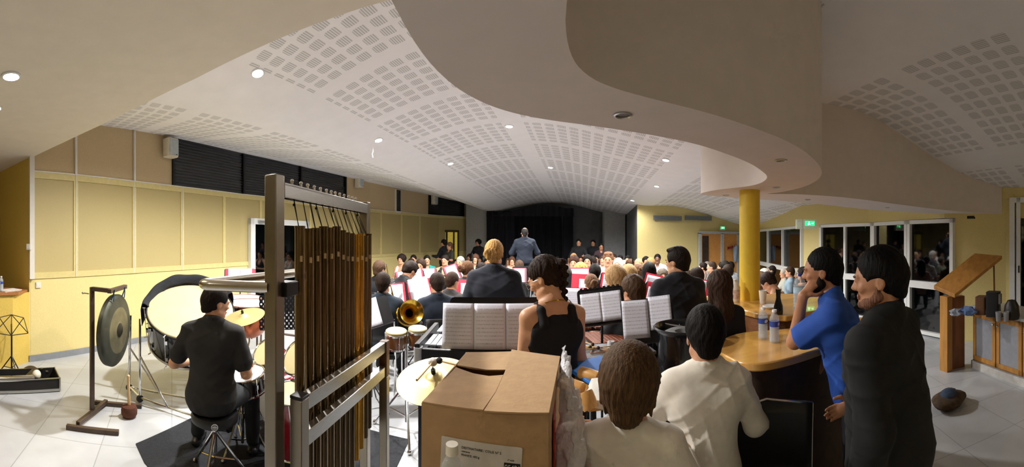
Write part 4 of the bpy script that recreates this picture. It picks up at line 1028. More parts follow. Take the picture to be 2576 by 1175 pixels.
# shelf on the half wall with bottle and papers
struct(MB().prism([(-4.80,.93),(-5.06,1.12),(-5.35,1.05),(-5.25,-.6),(-4.78,-.6)], 1.0, 1.035), 'trim_5', mat('shelf_wood', 'a8713e', .45, var=.12, stretch=(8, 1, 1)), smooth=False)
def bottle(label, loc, rz=0, h=.215, r=.032, cap='eef0f2', lab='2b479c', water=True, group=None, full=.85):
    t = thing('water_bottle', label, 'bottle', loc, rz, group)
    s = h/.215; pr = [(.0005, .002), (r*.8, 0), (r, .01), (r, .03)]
    for k in range(4): z = .035+.016*k; pr += [(r, z), (r*.93, z+.008)]
    pr += [(r, .10), (r*.96, .104), (r*.96, .142), (r, .147), (r*.9, .165), (r*.5, .187), (.0125, .192), (.0125, .20)]
    pr = [(a, z*s) for a, z in pr]
    mp_ = mat('pet_plastic', 'e6eef4', .08, var=0, alpha=.28, spec=.8); MB().lathe(pr, 24).build('bottle_body', mp_, t)
    if water:
        wp_ = [(.0005, .004*s)]+[(a*.93, z) for a, z in pr[2:-4] if z < h*full]; wp_ += [(.0005, wp_[-1][1])]; MB().lathe(wp_, 20).build('water', mat('water', 'c9d4dc', .05, var=0, alpha=.45), t)
    lo = MB().lathe([(r*.975, .106*s), (r*.975, .140*s)], 24).build('paper_label', mat('label_'+lab, lab, .5, var=.15, scale=40), t)
    MB().ball((0, 0, 0), .014, 6, (1.3, .12, .8)).build('emblem', mat('emblem_white', 'e8e6ea', .6), lo); lo.children[0].location = (-r*.3, -r*.95, .123*s)
    MB().lathe([(.0005, .213*s), (.0145, .213*s), (.015, .20*s), (.015, .197*s)], 20).build('cap', mat('cap_'+cap, cap, .4), t); return t
bottle('small water bottle with blue label on the shelf at the left edge', (*XY(3, 4.98), 1.035), .9)
o = MB().box((0, 0, .006), (.2, .28, .012)).box((.01, .01, .014), (.2, .27, .006)).build('paper_pile', mat('plain_paper', 'e9e6de', .8), None, smooth=False); o.location = (-4.98, .83, 1.035); o.rotation_euler = (0, 0, .5); tag(o, 'small pile of white papers on the wooden shelf at left', 'paper', None)
# F. concert bass drum lying tilted
bc = P(478, 778, 4.15); nv = Vector((-bc.x, -bc.y, 0)).normalized(); nv = (nv*math.sin(.48)+Vector((0, 0, 1))*math.cos(.48)); QD = nv.to_track_quat('Z', 'Y').to_matrix().to_4x4()
t = thing('concert_bass_drum', 'big black concert bass drum lying tilted with cream skin, by the left wall', 'drum', bc)
MB().lathe([(.50, -.01), (.50, -.42), (.49, -.42), (.49, -.01)], 56, QD).build('shell', M_dark, t)
MB().lathe([(.001, .012), (.49, .010), (.50, .0)], 56, QD).build('drum_head', M_drumhead, t)
for z in (-.005, -.415):
    MB().tube([QD @ Vector((.508*math.cos(a), .508*math.sin(a), z)) for a in np.linspace(0, 2*PI, 56, endpoint=False)], .012, 8, closed=True).build('hoop', M_black if z > -.1 else M_alu, t)
for k in range(12):
    a = 2*PI*k/12; f = lambda r, z: QD @ Vector((r*math.cos(a), r*math.sin(a), z))
    MB().tube([f(.535, .01), f(.53, -.42)], .004, 6).box((0, 0, 0), (.03, .03, .05), Matrix.Translation(f(.515, -.09)) @ QD).box((0, 0, 0), (.03, .03, .05), Matrix.Translation(f(.515, -.33)) @ QD).tube([f(.52, .012), f(.555, .012)], .006, 6).tube([f(.52, -.43), f(.56, -.44)], .008, 6).build('tension_rod', M_chrome, t)
# stand
t2 = thing('drum_trolley', 'chrome wheeled trolley frame under the concert bass drum', 'stand', (bc.x, bc.y, 0)); o_ = Vector((bc.x, bc.y, 0))
fl = Pz(352, 1000, .05); fl2 = Pz(325, 972, .05); fr2 = fl+Vector((1.02, .35, 0)); fl3 = fl2+Vector((1.0, .6, 0))
for a, b in ((fl, Vector((fl.x, fl.y, .9))), (fl2, Vector((fl2.x+.03, fl2.y, .88)))): PT(MB().cyl(a, b, .014, n=10), 'upright', M_chrome, t2)
for a, b in ((fl, fr2), (fl2, fl3), (fl, fl2), (fr2, fl3), (fl+Vector((.35, .12, 0)), Vector((fl.x, fl.y, .5))), (fl2+Vector((.35, .2, 0)), Vector((fl2.x+.02, fl2.y, .5)))): PT(MB().cyl(a, b, .011, n=10), 'brace', M_chrome, t2)
for a in (fr2, fl3): PT(MB().cyl(a, a+Vector((-.1, 0, .45)), .014, n=10), 'upright', M_chrome, t2)
for a in (fl, fl2, fr2, fl3): PT(MB().cyl(a+Vector((-.015, 0, -.012)), a+Vector((.015, 0, -.012)), .038, n=16), 'caster', M_black, t2)
# dark cloth heaped over the far rim
def cloth_fn(i, j):
    a = PI*.42+PI*1.02*(i-.05); r = .44+.16*j; z = .03+.08*math.sin(PI*min(1, j*1.3))+.035*math.sin(i*23)*(1-j*.5)-(max(0, j-.55)*.5)+.02*math.sin(i*41+j*7)
    return QD2 @ Vector((r*math.cos(a), r*math.sin(a), z))
import mathutils
up_ = Vector((0, 0, 1)); lx = up_.cross(nv).normalized(); ly = nv.cross(lx); QD2 = Matrix((( lx.x, ly.x, nv.x, 0), (lx.y, ly.y, nv.y, 0), (lx.z, ly.z, nv.z, 0), (0, 0, 0, 1)))
def cloth_fn(i, j):      # i along the rim (far side), j from the skin over the rim and down
    a = PI*.13+PI*.86*i; r = .47+.11*min(1, j*1.6); hump = .085*math.sin(PI*min(1, j*1.1))*(.6+.5*math.sin(PI*i)); z = .015+hump+.012*math.sin(i*13)+.007*math.sin(i*31+j*6)+.02*math.sin(i*5)-max(0, j-.5)*.55
    return QD2 @ Vector((r*math.cos(a), r*math.sin(a), z))
o = MB(); o.grid(cloth_fn, 60, 14); o = o.build('drum_cover', mat('black_fabric', '17191f', .9, var=.15, bump=.3), None, solid=.006, angle=180); o.location = bc; tag(o, 'black cloth cover bunched over the far rim of the bass drum', 'cloth')
# G. drum throne
sx, sy = XY(540, 2.62)
t = thing('drum_throne', 'black round drum throne with chrome tripod under the seated drummer', 'stool', (sx, sy, 0))
MB().lathe([(.001, .43), (.15, .43), (.172, .445), (.175, .475), (.165, .50), (.001, .505)], 40).build('seat', M_blackp, t)
bd = MB().lathe([(.030, 0), (.034, .003), (.038, 0)], 32, Matrix.Translation((.0, 0, 0))).box((0, 0, .001), (.05, .016, .002)).box((0, .019, .001), (.03, .006, .002)).box((0, -.019, .001), (.03, .006, .002)).build('round_badge', mat('badge_white', 'cfcfd2', .5), t)
ub = Vector((-sx, -sy, 0)).normalized(); bd.location = ub*.176+Vector((0, 0, .468)); bd.rotation_euler = ub.to_track_quat('Z', 'Y').to_euler(); bd.scale = (.62, .62, 1)
MB().cyl((0, 0, .2), (0, 0, .44), .018).cyl((0, 0, .36), (0, 0, .42), .03).build('column', M_chrome, t)
for k in range(3): a = k*2.094+1.0; MB().tube([(0, 0, .36), (.24*math.cos(a), .24*math.sin(a), .015)], .012, 8).tube([(0, 0, .16), (.17*math.cos(a), .17*math.sin(a), .12)], .007, 6).ball((.245*math.cos(a), .245*math.sin(a), .018), .018, 5).build('leg', M_chrome, t)
# H. mat
mt_ = MB().prism([(-2.66,1.52),(-2.40,1.45),(-.93,1.40),(-.86,2.2),(-.885,3.0),(-1.6,3.06),(-2.78,3.1),(-2.74,2.2)], 0.0, .008)
tag(mt_.build('drum_mat', mat('mat_black', '24262b', .95, var=.2, scale=60, bump=.3), None, smooth=False), 'dark rectangular drum mat on the floor under the kit', 'mat')
# I. drum kit
M_cherry = mat('cherry_lacquer', '8a1020', .15, var=.1, coat=.6)
def drum(name, label, c, n, D, depth, head, shell, lugs=8, st=True, hoop=None):
    c = Vector(c); n = Vector(n).normalized(); Q = n.to_track_quat('Z', 'Y').to_matrix().to_4x4(); R_ = D/2
    t = thing(name, label, 'drum', c)
    MB().lathe([(R_*.97, -.004), (R_*.97, -depth)], 40, Q).build('shell', shell, t)
    MB().lathe([(.001, .0), (R_*.97, .0)], 40, Q).build('drum_head', head, t); MB().lathe([(.001, -depth), (R_*.97, -depth)], 40, Q).build('bottom_head', head, t)
    for z in (0, -depth): MB().tube([Q @ Vector((R_*math.cos(a), R_*math.sin(a), z)) for a in np.linspace(0, 2*PI, 40, endpoint=False)], .009, 8, closed=True).build('hoop', hoop or M_chrome, t)
    for k in range(lugs):
        a = 2*PI*k/lugs+.2; f = lambda r, z: Q @ Vector((r*math.cos(a), r*math.sin(a), z)); MB().tube([f(R_*1.03, .0), f(R_*1.03, -depth)], .0035, 6).box((0, 0, 0), (.016, .02, .035), Matrix.Translation(f(R_*1.0, -depth*.5)) @ Matrix.Rotation(a, 4, 'Z')).build('lug', M_chrome, t)
    return t, Q
def tripod(name, label, loc, h, spread=.28, cat='stand', hinge=.32, top=None, m=None):
    t = thing(name, label, cat, (loc[0], loc[1], 0)); m = m or M_chrome
    MB().cyl((0, 0, .08), (0, 0, h), .010, n=8).cyl((0, 0, .08), (0, 0, h*.6), .014, n=8).build('pole', m, t)
    MB().cyl((0, 0, h*.6-.02), (0, 0, h*.6+.02), .02, n=10).tube([(0, 0, h*.6), (.035, .01, h*.6)], .007, 6).build('clamp', m, t)
    for k in range(3): a = k*2.094+.5; MB().tube([(0, 0, hinge+.1), (spread*.6*math.cos(a), spread*.6*math.sin(a), hinge*.55), (spread*math.cos(a), spread*math.sin(a), .015)], .009, 6).tube([(0, 0, .1), (spread*.6*math.cos(a), spread*.6*math.sin(a), hinge*.5)], .006, 6).ball((spread*math.cos(a), spread*math.sin(a), .02), .017, 5).build('leg', m, t)
    if top is not None:
        o = top.build('arm', m, t)
    return t
sc_ = P(610, 938, 2.95); drum('snare_drum', 'white headed black snare drum in front of the seated drummer', sc_, (-.05, -.12, 1), .36, .14, M_whitehead, M_dark, 10)
tripod('snare_stand', 'chrome tripod stand under the snare drum', sc_, sc_.z-.15, .22)
c1 = P(668, 886, 3.25); drum('tom_drum', 'small rack tom with cream head, left of the steel post', c1, (-.1, -.75, .65), .26, .20, M_drumhead, M_cherry, 6)
c2 = P(748, 897, 3.0); drum('tom_drum', 'larger rack tom with cream head seen between post and bells', c2, (-.25, -.8, .6), .31, .22, M_drumhead, M_cherry, 6)
fx_ = P(738, 986, 2.72); drum('floor_tom', 'deep cherry red floor tom with cream head behind the steel post', fx_, (-.06, -.1, 1), .40, .42, M_drumhead, M_cherry, 8)
for k in range(3): a = k*2.09+.4; o = MB().cyl((fx_.x+.21*math.cos(a), fx_.y+.21*math.sin(a), .012), (fx_.x+.205*math.cos(a), fx_.y+.205*math.sin(a), fx_.z-.12), .007, n=8).build('leg', M_chrome, None); rt = [x for x in C.objects if x.name.startswith('floor_tom')][0]; o.parent = rt; o.location = -Vector(rt.location)
kd = P(690, 1000, 3.25); kd.z = .29; drum('kick_drum', 'cherry red kick drum lying on its side under the rack toms', kd, (-.18, -1, 0), .54, .40, M_whitehead, M_cherry, 8)
t = tripod('tom_stand', 'chrome double tom holder rising from behind the kick drum', (c1.x+.22, c1.y+.30), .86, .24)
MB().tube([(0, 0, .84), (-.15, -.12, .87)], .011, 8).tube([(0, 0, .84), (.10, -.22, .87)], .011, 8).build('arm', M_chrome, t)
def cymbal(label, c, n, D, name='crash_cymbal', dark=False):
    c = Vector(c); n = Vector(n).normalized(); Q = n.to_track_quat('Z', 'Y').to_matrix().to_4x4(); R_ = D/2
    t = thing(name, label, 'cymbal', c)
    pr = [(.006, .030), (.03, .026), (.05, .012), (.058, .006), (R_*.5, .001), (R_, -.012), (R_, -.0145), (R_*.5, -.002), (.058, .003), (.03, .022), (.006, .026)]
    MB().lathe(pr, 56, Q).build('disc', M_gold, t)
    MB().cyl(Q @ Vector((0, 0, -.04)), Q @ Vector((0, 0, .075)), .005, n=8).cyl(Q @ Vector((0, 0, .028)), Q @ Vector((0, 0, .058)), .014, n=12).build('felt_and_nut', M_blackp, t); return t, Q
cc = P(612, 795, 3.7); cymbal('bronze crash cymbal beside the drummer with black felt nut', cc, (-.05, -.28, .96), .45); tripod('cymbal_stand', 'chrome tripod stand of the crash cymbal behind the drummer', cc, cc.z-.03, .28)
hx = P(648, 775, 4.1)
# J. bongos
bpos = P(1022, 835, 3.25); t = thing('bongo_drums', 'pair of brown wooden bongos with cream skins on a chrome stand', 'drum', (bpos.x, bpos.y, 0))
M_bw = mat('bongo_wood', '8a5a30', .3, var=.15, stretch=(1, 1, .3), coat=.3)
for px, r_, y in ((997, .100, 830), (1051, .088, 824)):
    q = P(px, y, 3.25); lo = Vector((q.x-bpos.x, q.y-bpos.y, q.z)); Q = Matrix.Translation(lo) @ Matrix.Rotation(.10, 4, 'X') @ Matrix.Rotation(.05, 4, 'Y')
    sh = MB().lathe([(r_*.93, -.04), (r_*.95, -.07), (r_*.86, -.15), (r_*.80, -.17)], 36, Q).build('shell', M_bw, t)
    MB().lathe([(.001, .0), (r_*.9, -.002), (r_*.97, -.008), (r_*.98, -.04)], 36, Q).build('drum_head', M_drumhead, t)
    MB().lathe([(r_*1.0, -.025), (r_*1.05, -.028), (r_*1.05, -.042), (r_*1.0, -.044)], 36, Q).lathe([(r_*.86, -.155), (r_*.90, -.157), (r_*.9, -.175), (r_*.84, -.176)], 36, Q).build('hoop', M_chrome, t)
    for k in range(4): a = k*PI/2+.6; MB().tube([Q @ Vector((r_*1.03*math.cos(a), r_*1.03*math.sin(a), -.03)), Q @ Vector((r_*.93*math.cos(a), r_*.93*math.sin(a), -.165))], .004, 6).ball(Q @ Vector((r_*.97*math.cos(a), r_*.97*math.sin(a), -.10)), .008, 5).build('lug', M_chrome, t)
MB().box((0, 0, .845), (.05, .05, .06)).build('centre_block', M_bw, t)
MB().cyl((0, 0, .1), (0, 0, .82), .013).build('pole', M_chrome, t)
for k in range(3): a = k*2.094+.9; MB().tube([(0, 0, .45), (.33*math.cos(a), .33*math.sin(a), .015)], .011, 8).tube([(0, 0, .15), (.2*math.cos(a), .2*math.sin(a), .2)], .007, 6).ball((.335*math.cos(a), .335*math.sin(a), .02), .02, 5).build('leg', M_chrome, t)
# K. big suspended cymbal with mallets
cc = P(1092, 950, 2.18); n_ = Vector((-.06, -.26, .96)); ct_, Q = cymbal('large suspended orchestra cymbal just left of the cardboard box', cc, n_, .47, 'suspended_cymbal')
tripod('cymbal_stand', 'chrome tripod stand of the large suspended cymbal', cc, cc.z-.03, .26)
def beater(label, a, b, hr, m, name='soft_mallet'):
    a = Vector(a); b = Vector(b); t = thing(name, label, 'mallet', a); MB().cyl((0, 0, 0), b-a, .006, .007, n=8).build('stick', M_stick, t); MB().ball((0, 0, 0), hr, 8, (1, 1, .9)).build('head', m, t)
M_fl = mat('fluffy_felt', 'd9d2c8', .95, var=.15, scale=60, bump=.8)
beater('fluffy white mallet resting across the suspended cymbal', cc+Vector((-.02, .055, .075)), cc+Vector((-.055, -.20, .055)), .030, M_fl)
beater('brown handled mallet beside the fluffy one on the suspended cymbal', cc+Vector((.02, .06, .085)), cc+Vector((.22, .0, .07)), .022, mat('black_felt', '202024', .9))
# L. vibraphone
t = thing('vibraphone', 'long black vibraphone with silver bars behind the three page music', 'vibraphone', (-.08, 2.85, 0))
x0, x1 = -.66, .50; zv = .95
def edge(x): f = (x-x0)/(x1-x0); return 2.58+.0*f, 3.22-.26*f
mb = MB()
fr_ = PT(MB().box((-.08, 2.555, zv-.04), (1.20, .035, .09)).box((-.69, 2.88, zv-.01), (.04, .70, .10)).box((.53, 2.77, zv-.03), (.04, .46, .08)).box((-.08, 3.06, zv-.05), (1.2, .03, .06), Matrix.Translation((0,0,0))), 'frame', M_black, t, bevel=.006)
PT(MB().rbox((-.685, 2.56, zv-.05), (.06, .08, .12), .02), 'end_cap', mat('grey_cap', 'b9bcc2', .4), t)
M_bar = mat('silver_bar', 'c4ccd6', .35, .7, var=.05)
for i in range(26):
    x = x0+.03+i*.0445; y0, y1 = edge(x); ym = 2.90; PT(MB().box((x, (y0+ym)/2+.02, zv+.012), (.037, ym-y0-.03, .012)), 'tone_bar', M_bar, t, bevel=.002)
    if i % 7 not in (2, 6): PT(MB().box((x+.022, (ym+y1)/2+.02, zv+.03), (.037, y1-ym-.04, .012)), 'tone_bar', M_bar, t, bevel=.002)
    if i % 2 == 0: PT(MB().cyl((x, 2.74, zv-.45+.25*i/26), (x, 2.74, zv-.02), .017, n=10), 'resonator', M_alu, t)
for x, y in ((-.68, 2.6), (-.68, 3.18), (.52, 2.6), (.52, 2.96)): PT(MB().cyl((x, y, .05), (x, y, zv-.05), .018, n=10).cyl((x-.01, y, .03), (x+.01, y, .03), .03, n=12), 'leg', M_black, t)
# stand with three pages before it
c = P(1250, 815, 2.32); yw = -TH(1250)
st, T = stand('behind the bare armed woman, three pages wide', (c.x, c.y, c.z), 0, yw, .22, 0, .62, .34, False, 0, lab='wide black music stand holding three loose pages in the centre')
for i, lb in enumerate(('left of three white music pages left of the woman in black', 'middle of three white music pages beside the woman in black', 'right of three white music pages, partly behind the glasses wearing woman')):
    page(lb, T @ Matrix.Translation(((i-1)*.206-.045, -.015, .014+.002*i)), .204, .289, 'three page part', .006)
# M. marimba
t = thing('marimba', 'marimba with reddish brown wooden bars right of the woman in black', 'marimba', (.9, 3.2, 0)); zm = .90
M_rose = mat('rosewood', '6f3a22', .4, var=.2, stretch=(1, .2, 1), scale=30)
PT(MB().box((.89, 2.80, zm-.05), (.60, .03, .08)).box((.89, 3.62, zm-.05), (.60, .03, .08)).box((.61, 3.2, zm-.05), (.04, .86, .10)).box((1.17, 3.2, zm-.05), (.04, .86, .10)), 'frame', M_black, t, bevel=.005)
for i in range(14):
    x = .66+i*.036; PT(MB().box((0, 0, 0), (.031, .38-.004*i, .018), Matrix.Translation((x, 3.02, zm+.0)) @ Matrix.Rotation(.12, 4, 'Z')), 'tone_bar', M_rose, t, bevel=.002)
    if i % 7 not in (2, 6): PT(MB().box((0, 0, 0), (.031, .36-.004*i, .018), Matrix.Translation((x+.0, 3.42, zm+.03)) @ Matrix.Rotation(.12, 4, 'Z')), 'tone_bar', M_rose, t, bevel=.002)
for x in (.61, 1.17):
    for y in (2.85, 3.55): PT(MB().cyl((x, y, .02), (x, y, zm-.08), .02, n=10), 'leg', M_black, t)
c = P(1513, 770, 2.75); stand('right of the braid, notched', (c.x, c.y, c.z), 0, -TH(1513)-.05, .35, .13, .36, .29, False, 0, notch=True, lab='black music stand with notched rim and two pages above the marimba')
T = fr((c.x, c.y, c.z), -TH(1513)-.05, .35, .13)
for i, lb in enumerate(('left page on the notched stand above the marimba', 'right page on the notched stand above the marimba')): page(lb, T @ Matrix.Translation(((i-.5)*.158, -.008, .012)), .157, .225, 'two pages on the notched stand')
c = P(1630, 795, 2.45); c0_ = c; stand('before the wheel rim', (c.x, c.y, c.z-.03), 0, -TH(1630), .3, .1, .36, .30, False, 0, lab='black music stand with two densely printed pages before the wheel rim')
T = fr((c.x, c.y, c.z), -TH(1630), .28, .09)
page('larger left page of dense music beside the black wheel rim', T @ Matrix.Translation((-.085, -.015, .014)) @ Matrix.Rotation(.12, 4, 'Y'), .18, .255, None); page('right page of dense music leaning back beside the black wheel rim', T @ Matrix.Translation((.085, .015, .012)) @ Matrix.Rotation(-.2, 4, 'Y'), .155, .225, None)
# percussion table with beaters and triangle
tc_ = P(1487, 884, 2.45); t = thing('percussion_table', 'grey percussion table strewn with beaters behind the brown haired boy', 'table', (tc_.x+.15, tc_.y+.02, 0)); zt_ = tc_.z
MB().box((0, 0, zt_-.012), (.56, .30, .02)).build('table_top', mat('grey_laminate', '77797d', .5), t, bevel=.003)
for sx_ in (-1, 1):
    for sy_ in (-1, 1): MB().cyl((sx_*.25, sy_*.12, 0), (sx_*.25, sy_*.12, zt_-.02), .012, n=8).build('leg', M_black, t)
def lay(name, label, cat, mb, m, loc, rz=0): o = mb.build(name, m, None); o.location = loc; o.rotation_euler = (0, 0, rz); return tag(o, label, cat)
tx, ty = tc_.x, tc_.y
lay('triangle_beater', 'copper coloured triangle lying on the grey percussion table', 'triangle', MB().tube([(0, -.05, 0), (.13, -.04, 0), (.05, .07, 0), (.0, -.04, 0)], .005, 8), mat('copper', 'd09a72', .3, .9), (tx-.02, ty-.02, zt_+.006), .1)
bt = [(-.10, .02, .2, 'pale drumstick lying leftmost on the percussion table'), (-.09, -.02, .35, 'pale drumstick crossing under the leftmost one on the percussion table'), (.02, .05, -.55, 'pale drumstick pointing right over the triangle on the percussion table')]
for dx, dy, a, lb in bt: lay('drumstick', lb, 'drumstick', MB().cyl((-.09, 0, 0), (.11, 0, 0), .007, .004, n=8).ball((.113, 0, 0), .006, 4), M_stick, (tx+dx, ty+dy, zt_+.014), a)
for dx, dy, a, lb in ((.0, .03, 1.2, 'dark headed mallet lying near the triangle'), (.05, .0, .3, 'dark headed mallet lying inside the triangle'), (.03, .085, 2.0, 'dark headed mallet at the back of the percussion table')):
    t = thing('hard_mallet', lb, 'mallet', (tx+dx, ty+dy, zt_+.02), a); MB().cyl((0, 0, 0), (.16, 0, -.006), .004, n=6).build('stick', M_stick, t); MB().ball((0, 0, 0), .013, 6).build('head', mat('maroon_rubber', '2d1218', .5), t)
lay('tape_roll', 'small roll of white tape standing on the percussion table', 'tape', MB().lathe([(.012, 0), (.025, 0), (.025, .045), (.012, .045), (.012, 0)], 20), mat('white_tape', 'd9dadf', .5), (tx+.155, ty+.05, zt_))
# wheel rim used as percussion
wc = P(1722, 818, 2.2); t = thing('wheel_rim', 'black steel car wheel rim used as percussion, behind the dark haired boy', 'wheel', (wc.x, wc.y, wc.z-.27)); R_ = .185
MB().lathe([(R_, .27), (R_+.008, .262), (R_, .25), (R_*.90, .235), (R_*.86, .20), (R_*.86, .09), (R_*.92, .06), (R_*.93, .03), (R_, .012), (R_+.008, .0), (R_-.006, .0), (R_*.88, .03), (R_*.82, .09), (R_*.82, .2), (R_*.87, .24), (R_*.95, .262), (R_, .27)], 56).build('barrel', mat('rim_black', '16181c', .25, .5, var=.15, coat=.4), t)
mb = MB(); mb.lathe([(.045, .21), (.06, .235), (.10, .24), (.13, .225), (.152, .20), (.14, .19), (.10, .215), (.06, .20), (.045, .21)], 40)
mb.build('hub_disc', mat('rim_grey', '8f9192', .4, .4, var=.1), t)
t = thing('round_stand', 'pale wooden table carrying the black wheel rim', 'table', (wc.x+.05, wc.y+.02, 0)); zz = wc.z-.27
MB().cyl((-.04, .0, zz-.025), (-.04, 0, zz), .215, n=40).build('table_top', M_wood, t); MB().cyl((0, 0, .03), (0, 0, zz-.02), .03).cyl((0, 0, 0), (0, 0, .03), .18, n=30).build('leg', M_black, t)
lay('metal_beater', 'thin silver rod lying across the open wheel rim', 'beater', MB().cyl((-.10, -.02, .02), (.06, .0, -.01), .004, n=8).ball((.07, 0, -.012), .012, 6), M_chrome, (wc.x-.03, wc.y-.02, wc.z+.0), -.5)
# N. bar counter
M_bar_top = mat('varnished_bar', 'd6a255', .22, var=.10, scale=3, stretch=(1, 5, 1), coat=.4); M_barf = mat('bar_front', '3a2718', .6, var=.2); M_brick = mat('brown_slats', '7a4c28', .6, var=.2, scale=6, stretch=(1, 1, 12))
near_poly = chaikin([(1.08,1.62),(1.08,1.44),(1.20,1.35),(1.58,1.33),(2.1,1.35),(2.35,1.40),(2.4,1.6)], 2)+chaikin([(2.3,1.72),(1.95,1.76),(1.75,1.79),(1.47,1.94),(1.24,1.88),(1.10,1.74)], 2)
t = thing('bar_counter', 'curved varnished wooden bar counter in front of the two standing men', 'bar', (1.8, 1.6, 0))
PT(MB().prism(near_poly, 1.085, 1.13), 'worktop', M_bar_top, t, bevel=.008)
inner = [(x+(1.8-x)*.07, y+(1.6-y)*.25) for x, y in near_poly]; PT(MB().prism(inner, 0, 1.085), 'bar_body', M_barf, t)
t = thing('raised_bar', 'raised far section of the wooden bar carrying the yellow column', 'bar', (2.2, 2.4, 0))
up_poly = chaikin([(1.77,2.86),(1.72,2.57),(1.70,2.29),(1.71,2.02),(1.80,1.87)], 2)+chaikin([(2.2,1.84),(2.6,1.86),(2.75,2.1)], 1)+chaikin([(2.7,2.5),(2.4,2.8),(2.1,3.0),(1.83,3.03)], 2)
PT(MB().prism(up_poly, 1.155, 1.20), 'worktop', M_bar_top, t, bevel=.008)
inner = [(x+(2.2-x)*.05, y+(2.4-y)*.05) for x, y in up_poly]; PT(MB().prism(inner, .0, 1.155), 'bar_body', M_brick, t)
PT(MB().prism([(1.50,2.0),(1.70,1.95),(1.72,2.5),(1.74,2.8),(1.58,2.8),(1.52,2.4)], .97, 1.0), 'lower_shelf', mat('slatted_wood', 'b07a42', .5, var=.25, scale=8, stretch=(14, .6, 1)), t)
bottle('clear water bottle standing left of its twin on the bar', (*XY(1919.5, 2.25), 1.13), .3, h=.20, r=.031)
bottle('half empty water bottle right of its twin, by the elbow on the bar', (*XY(1948, 2.17), 1.13), .6, h=.20, r=.031, full=.5)
lay('dark_bottle', 'dark long necked bottle on the raised bar behind the water bottles', 'bottle', MB().lathe([(.001, 0), (.034, .002), (.036, .02), (.034, .06), (.020, .105), (.017, .125), (.020, .175), (.022, .18), (.022, .185), (.001, .185)], 28), mat('dark_glass', '0b120c', .12, var=.1), (*XY(1958, 2.66), 1.20))
lay('white_cup', 'white plastic cup on the raised bar right of the yellow column', 'cup', MB().lathe([(.001, 0), (.026, 0), (.036, .115), (.034, .115), (.025, .004), (.001, .004)], 24), mat('white_plastic', 'e4e0dc', .5), (*XY(1919, 3.1), 1.20))
t = thing('milk_jug', 'tall white plastic bottle on the raised bar left of the yellow column', 'bottle', (*XY(1849, 3.2), 1.20)); MB().lathe([(.001, 0), (.043, .0), (.046, .01), (.046, .13), (.03, .165), (.015, .178), (.015, .19)], 28).build('bottle_body', mat('milky_plastic', 'ece3d2', .45, var=.02), t)
MB().lathe([(.017, .185), (.017, .2), (.001, .202)], 20).build('cap', mat('white_plastic', 'e4e0dc', .5), t); MB().lathe([(.0465, .03), (.0465, .11)], 28).build('paper_label', mat('pale_label', 'd9bfb4', .6, var=.2, scale=50), t)
bx_ = XY(2012, 2.72); t = bottle('large pale blue water jug with blue cap beside the bearded man', (bx_[0], bx_[1], 1.20), 0, .30, .052, cap='2a3f9a', lab='b9d4e6', water=True)
lay('small_tray', 'low stack of plates on the raised bar beside the white cup', 'plate', MB().lathe([(.001, 0), (.05, 0), (.07, .012), (.068, .014), (.001, .004)], 24).lathe([(.001, .006), (.05, .006), (.07, .018), (.068, .02), (.001, .01)], 24), mat('white_plastic', 'e4e0dc', .5), (*XY(1940, 2.9), 1.20))
# bar chair
cxx, cyy = XY(1925, 1.5)
t = thing('bar_chair', 'black tall chair with silver edged back in front of the bar', 'chair', (cxx, cyy-.05, 0), rz=-.5)
MB().grid(lambda i, j: ((i-.5)*.40, .10+.05*math.cos((i-.5)*3)-.02*j, .70+.34*j-.03*abs(i-.5)*j), 12, 6).build('backrest', M_blackp, t, solid=.02)
MB().tube([(-.2, .105, .70), (-.2, .085, 1.02), (0, .13, 1.043), (.2, .085, 1.02), (.2, .105, .70)], .006, 8).build('trim', M_chrome, t)
MB().rbox((0, -.07, .70), (.38, .36, .05), .06).build('seat', M_blackp, t)
for a in (-1, 1):
    for b2 in (-1, 1): MB().cyl((a*.15, -.07+b2*.14, .68), (a*.2, -.07+b2*.18, 0), .012, n=8).build('leg', M_chrome, t)
# O. cardboard box on a small table, bottle, wrap
M_card = mat('cardboard', 'b9966c', .85, var=.05, scale=25, bump=.15)
bw, bz0, bz1 = .335, .975, 1.305
fl_ = Vector((-.243, .947, 0)); frr = Vector((.094, .913, 0)); bl_ = Vector((-.181, 1.395, 0)); brr = Vector((.178, 1.345, 0))
t = thing('cardboard_box', 'large brown cardboard box with closed flaps and white label in the foreground', 'box', ((fl_+brr)/2+Vector((0, 0, bz0))))
ps = [fl_, frr, brr, bl_]; mb = MB(); th_ = .004
for a, b in ((0, 1), (1, 2), (2, 3), (3, 0)):
    A_, B_ = ps[a], ps[b]; n_ = (B_-A_).cross(Vector((0, 0, 1))).normalized(); bar(mb, A_+Vector((0, 0, (bz0+bz1)/2)), B_+Vector((0, 0, (bz0+bz1)/2)), th_, bz1-bz0)
PT(mb, 'carton', M_card, t, smooth=False)
PT(MB().prism([p[:2] for p in ps], bz0, bz0+.004), 'bottom', M_card, t, smooth=False)
def flap(q, name='flap', lift=0): 
    mb = MB(); n = len(q); vs = [Vector(p) for p in q]; mb._add([v[:] for v in vs]+[(v.x, v.y, v.z-.004) for v in vs], [tuple(range(n)), tuple(range(2*n-1, n-1, -1))]+[(i, (i+1) % n, (i+1) % n+n, i+n) for i in range(n)]); return PT(mb, name, M_card, t, smooth=False)
z = bz1+.004
q3 = lambda lst, dz: [tuple(Pz(a, b, z+dz+(c if c else 0))) for a, b, c in lst]
flap(q3([(1062,1010,0),(1215,1031,0),(1247,985,.002),(1266,943,.004),(1230,946,.003),(1190,939,.002),(1147,924,-.001)], .001))
flap(q3([(1217,1033,0),(1381,1038,0),(1409,896,.004),(1287,879,.012),(1270,935,.008),(1248,985,.004)], .005))
flap(q3([(1172,886,0),(1286,884,0),(1276,930,0),(1225,930,-.004),(1185,925,-.005),(1150,918,-.003)], -.001))
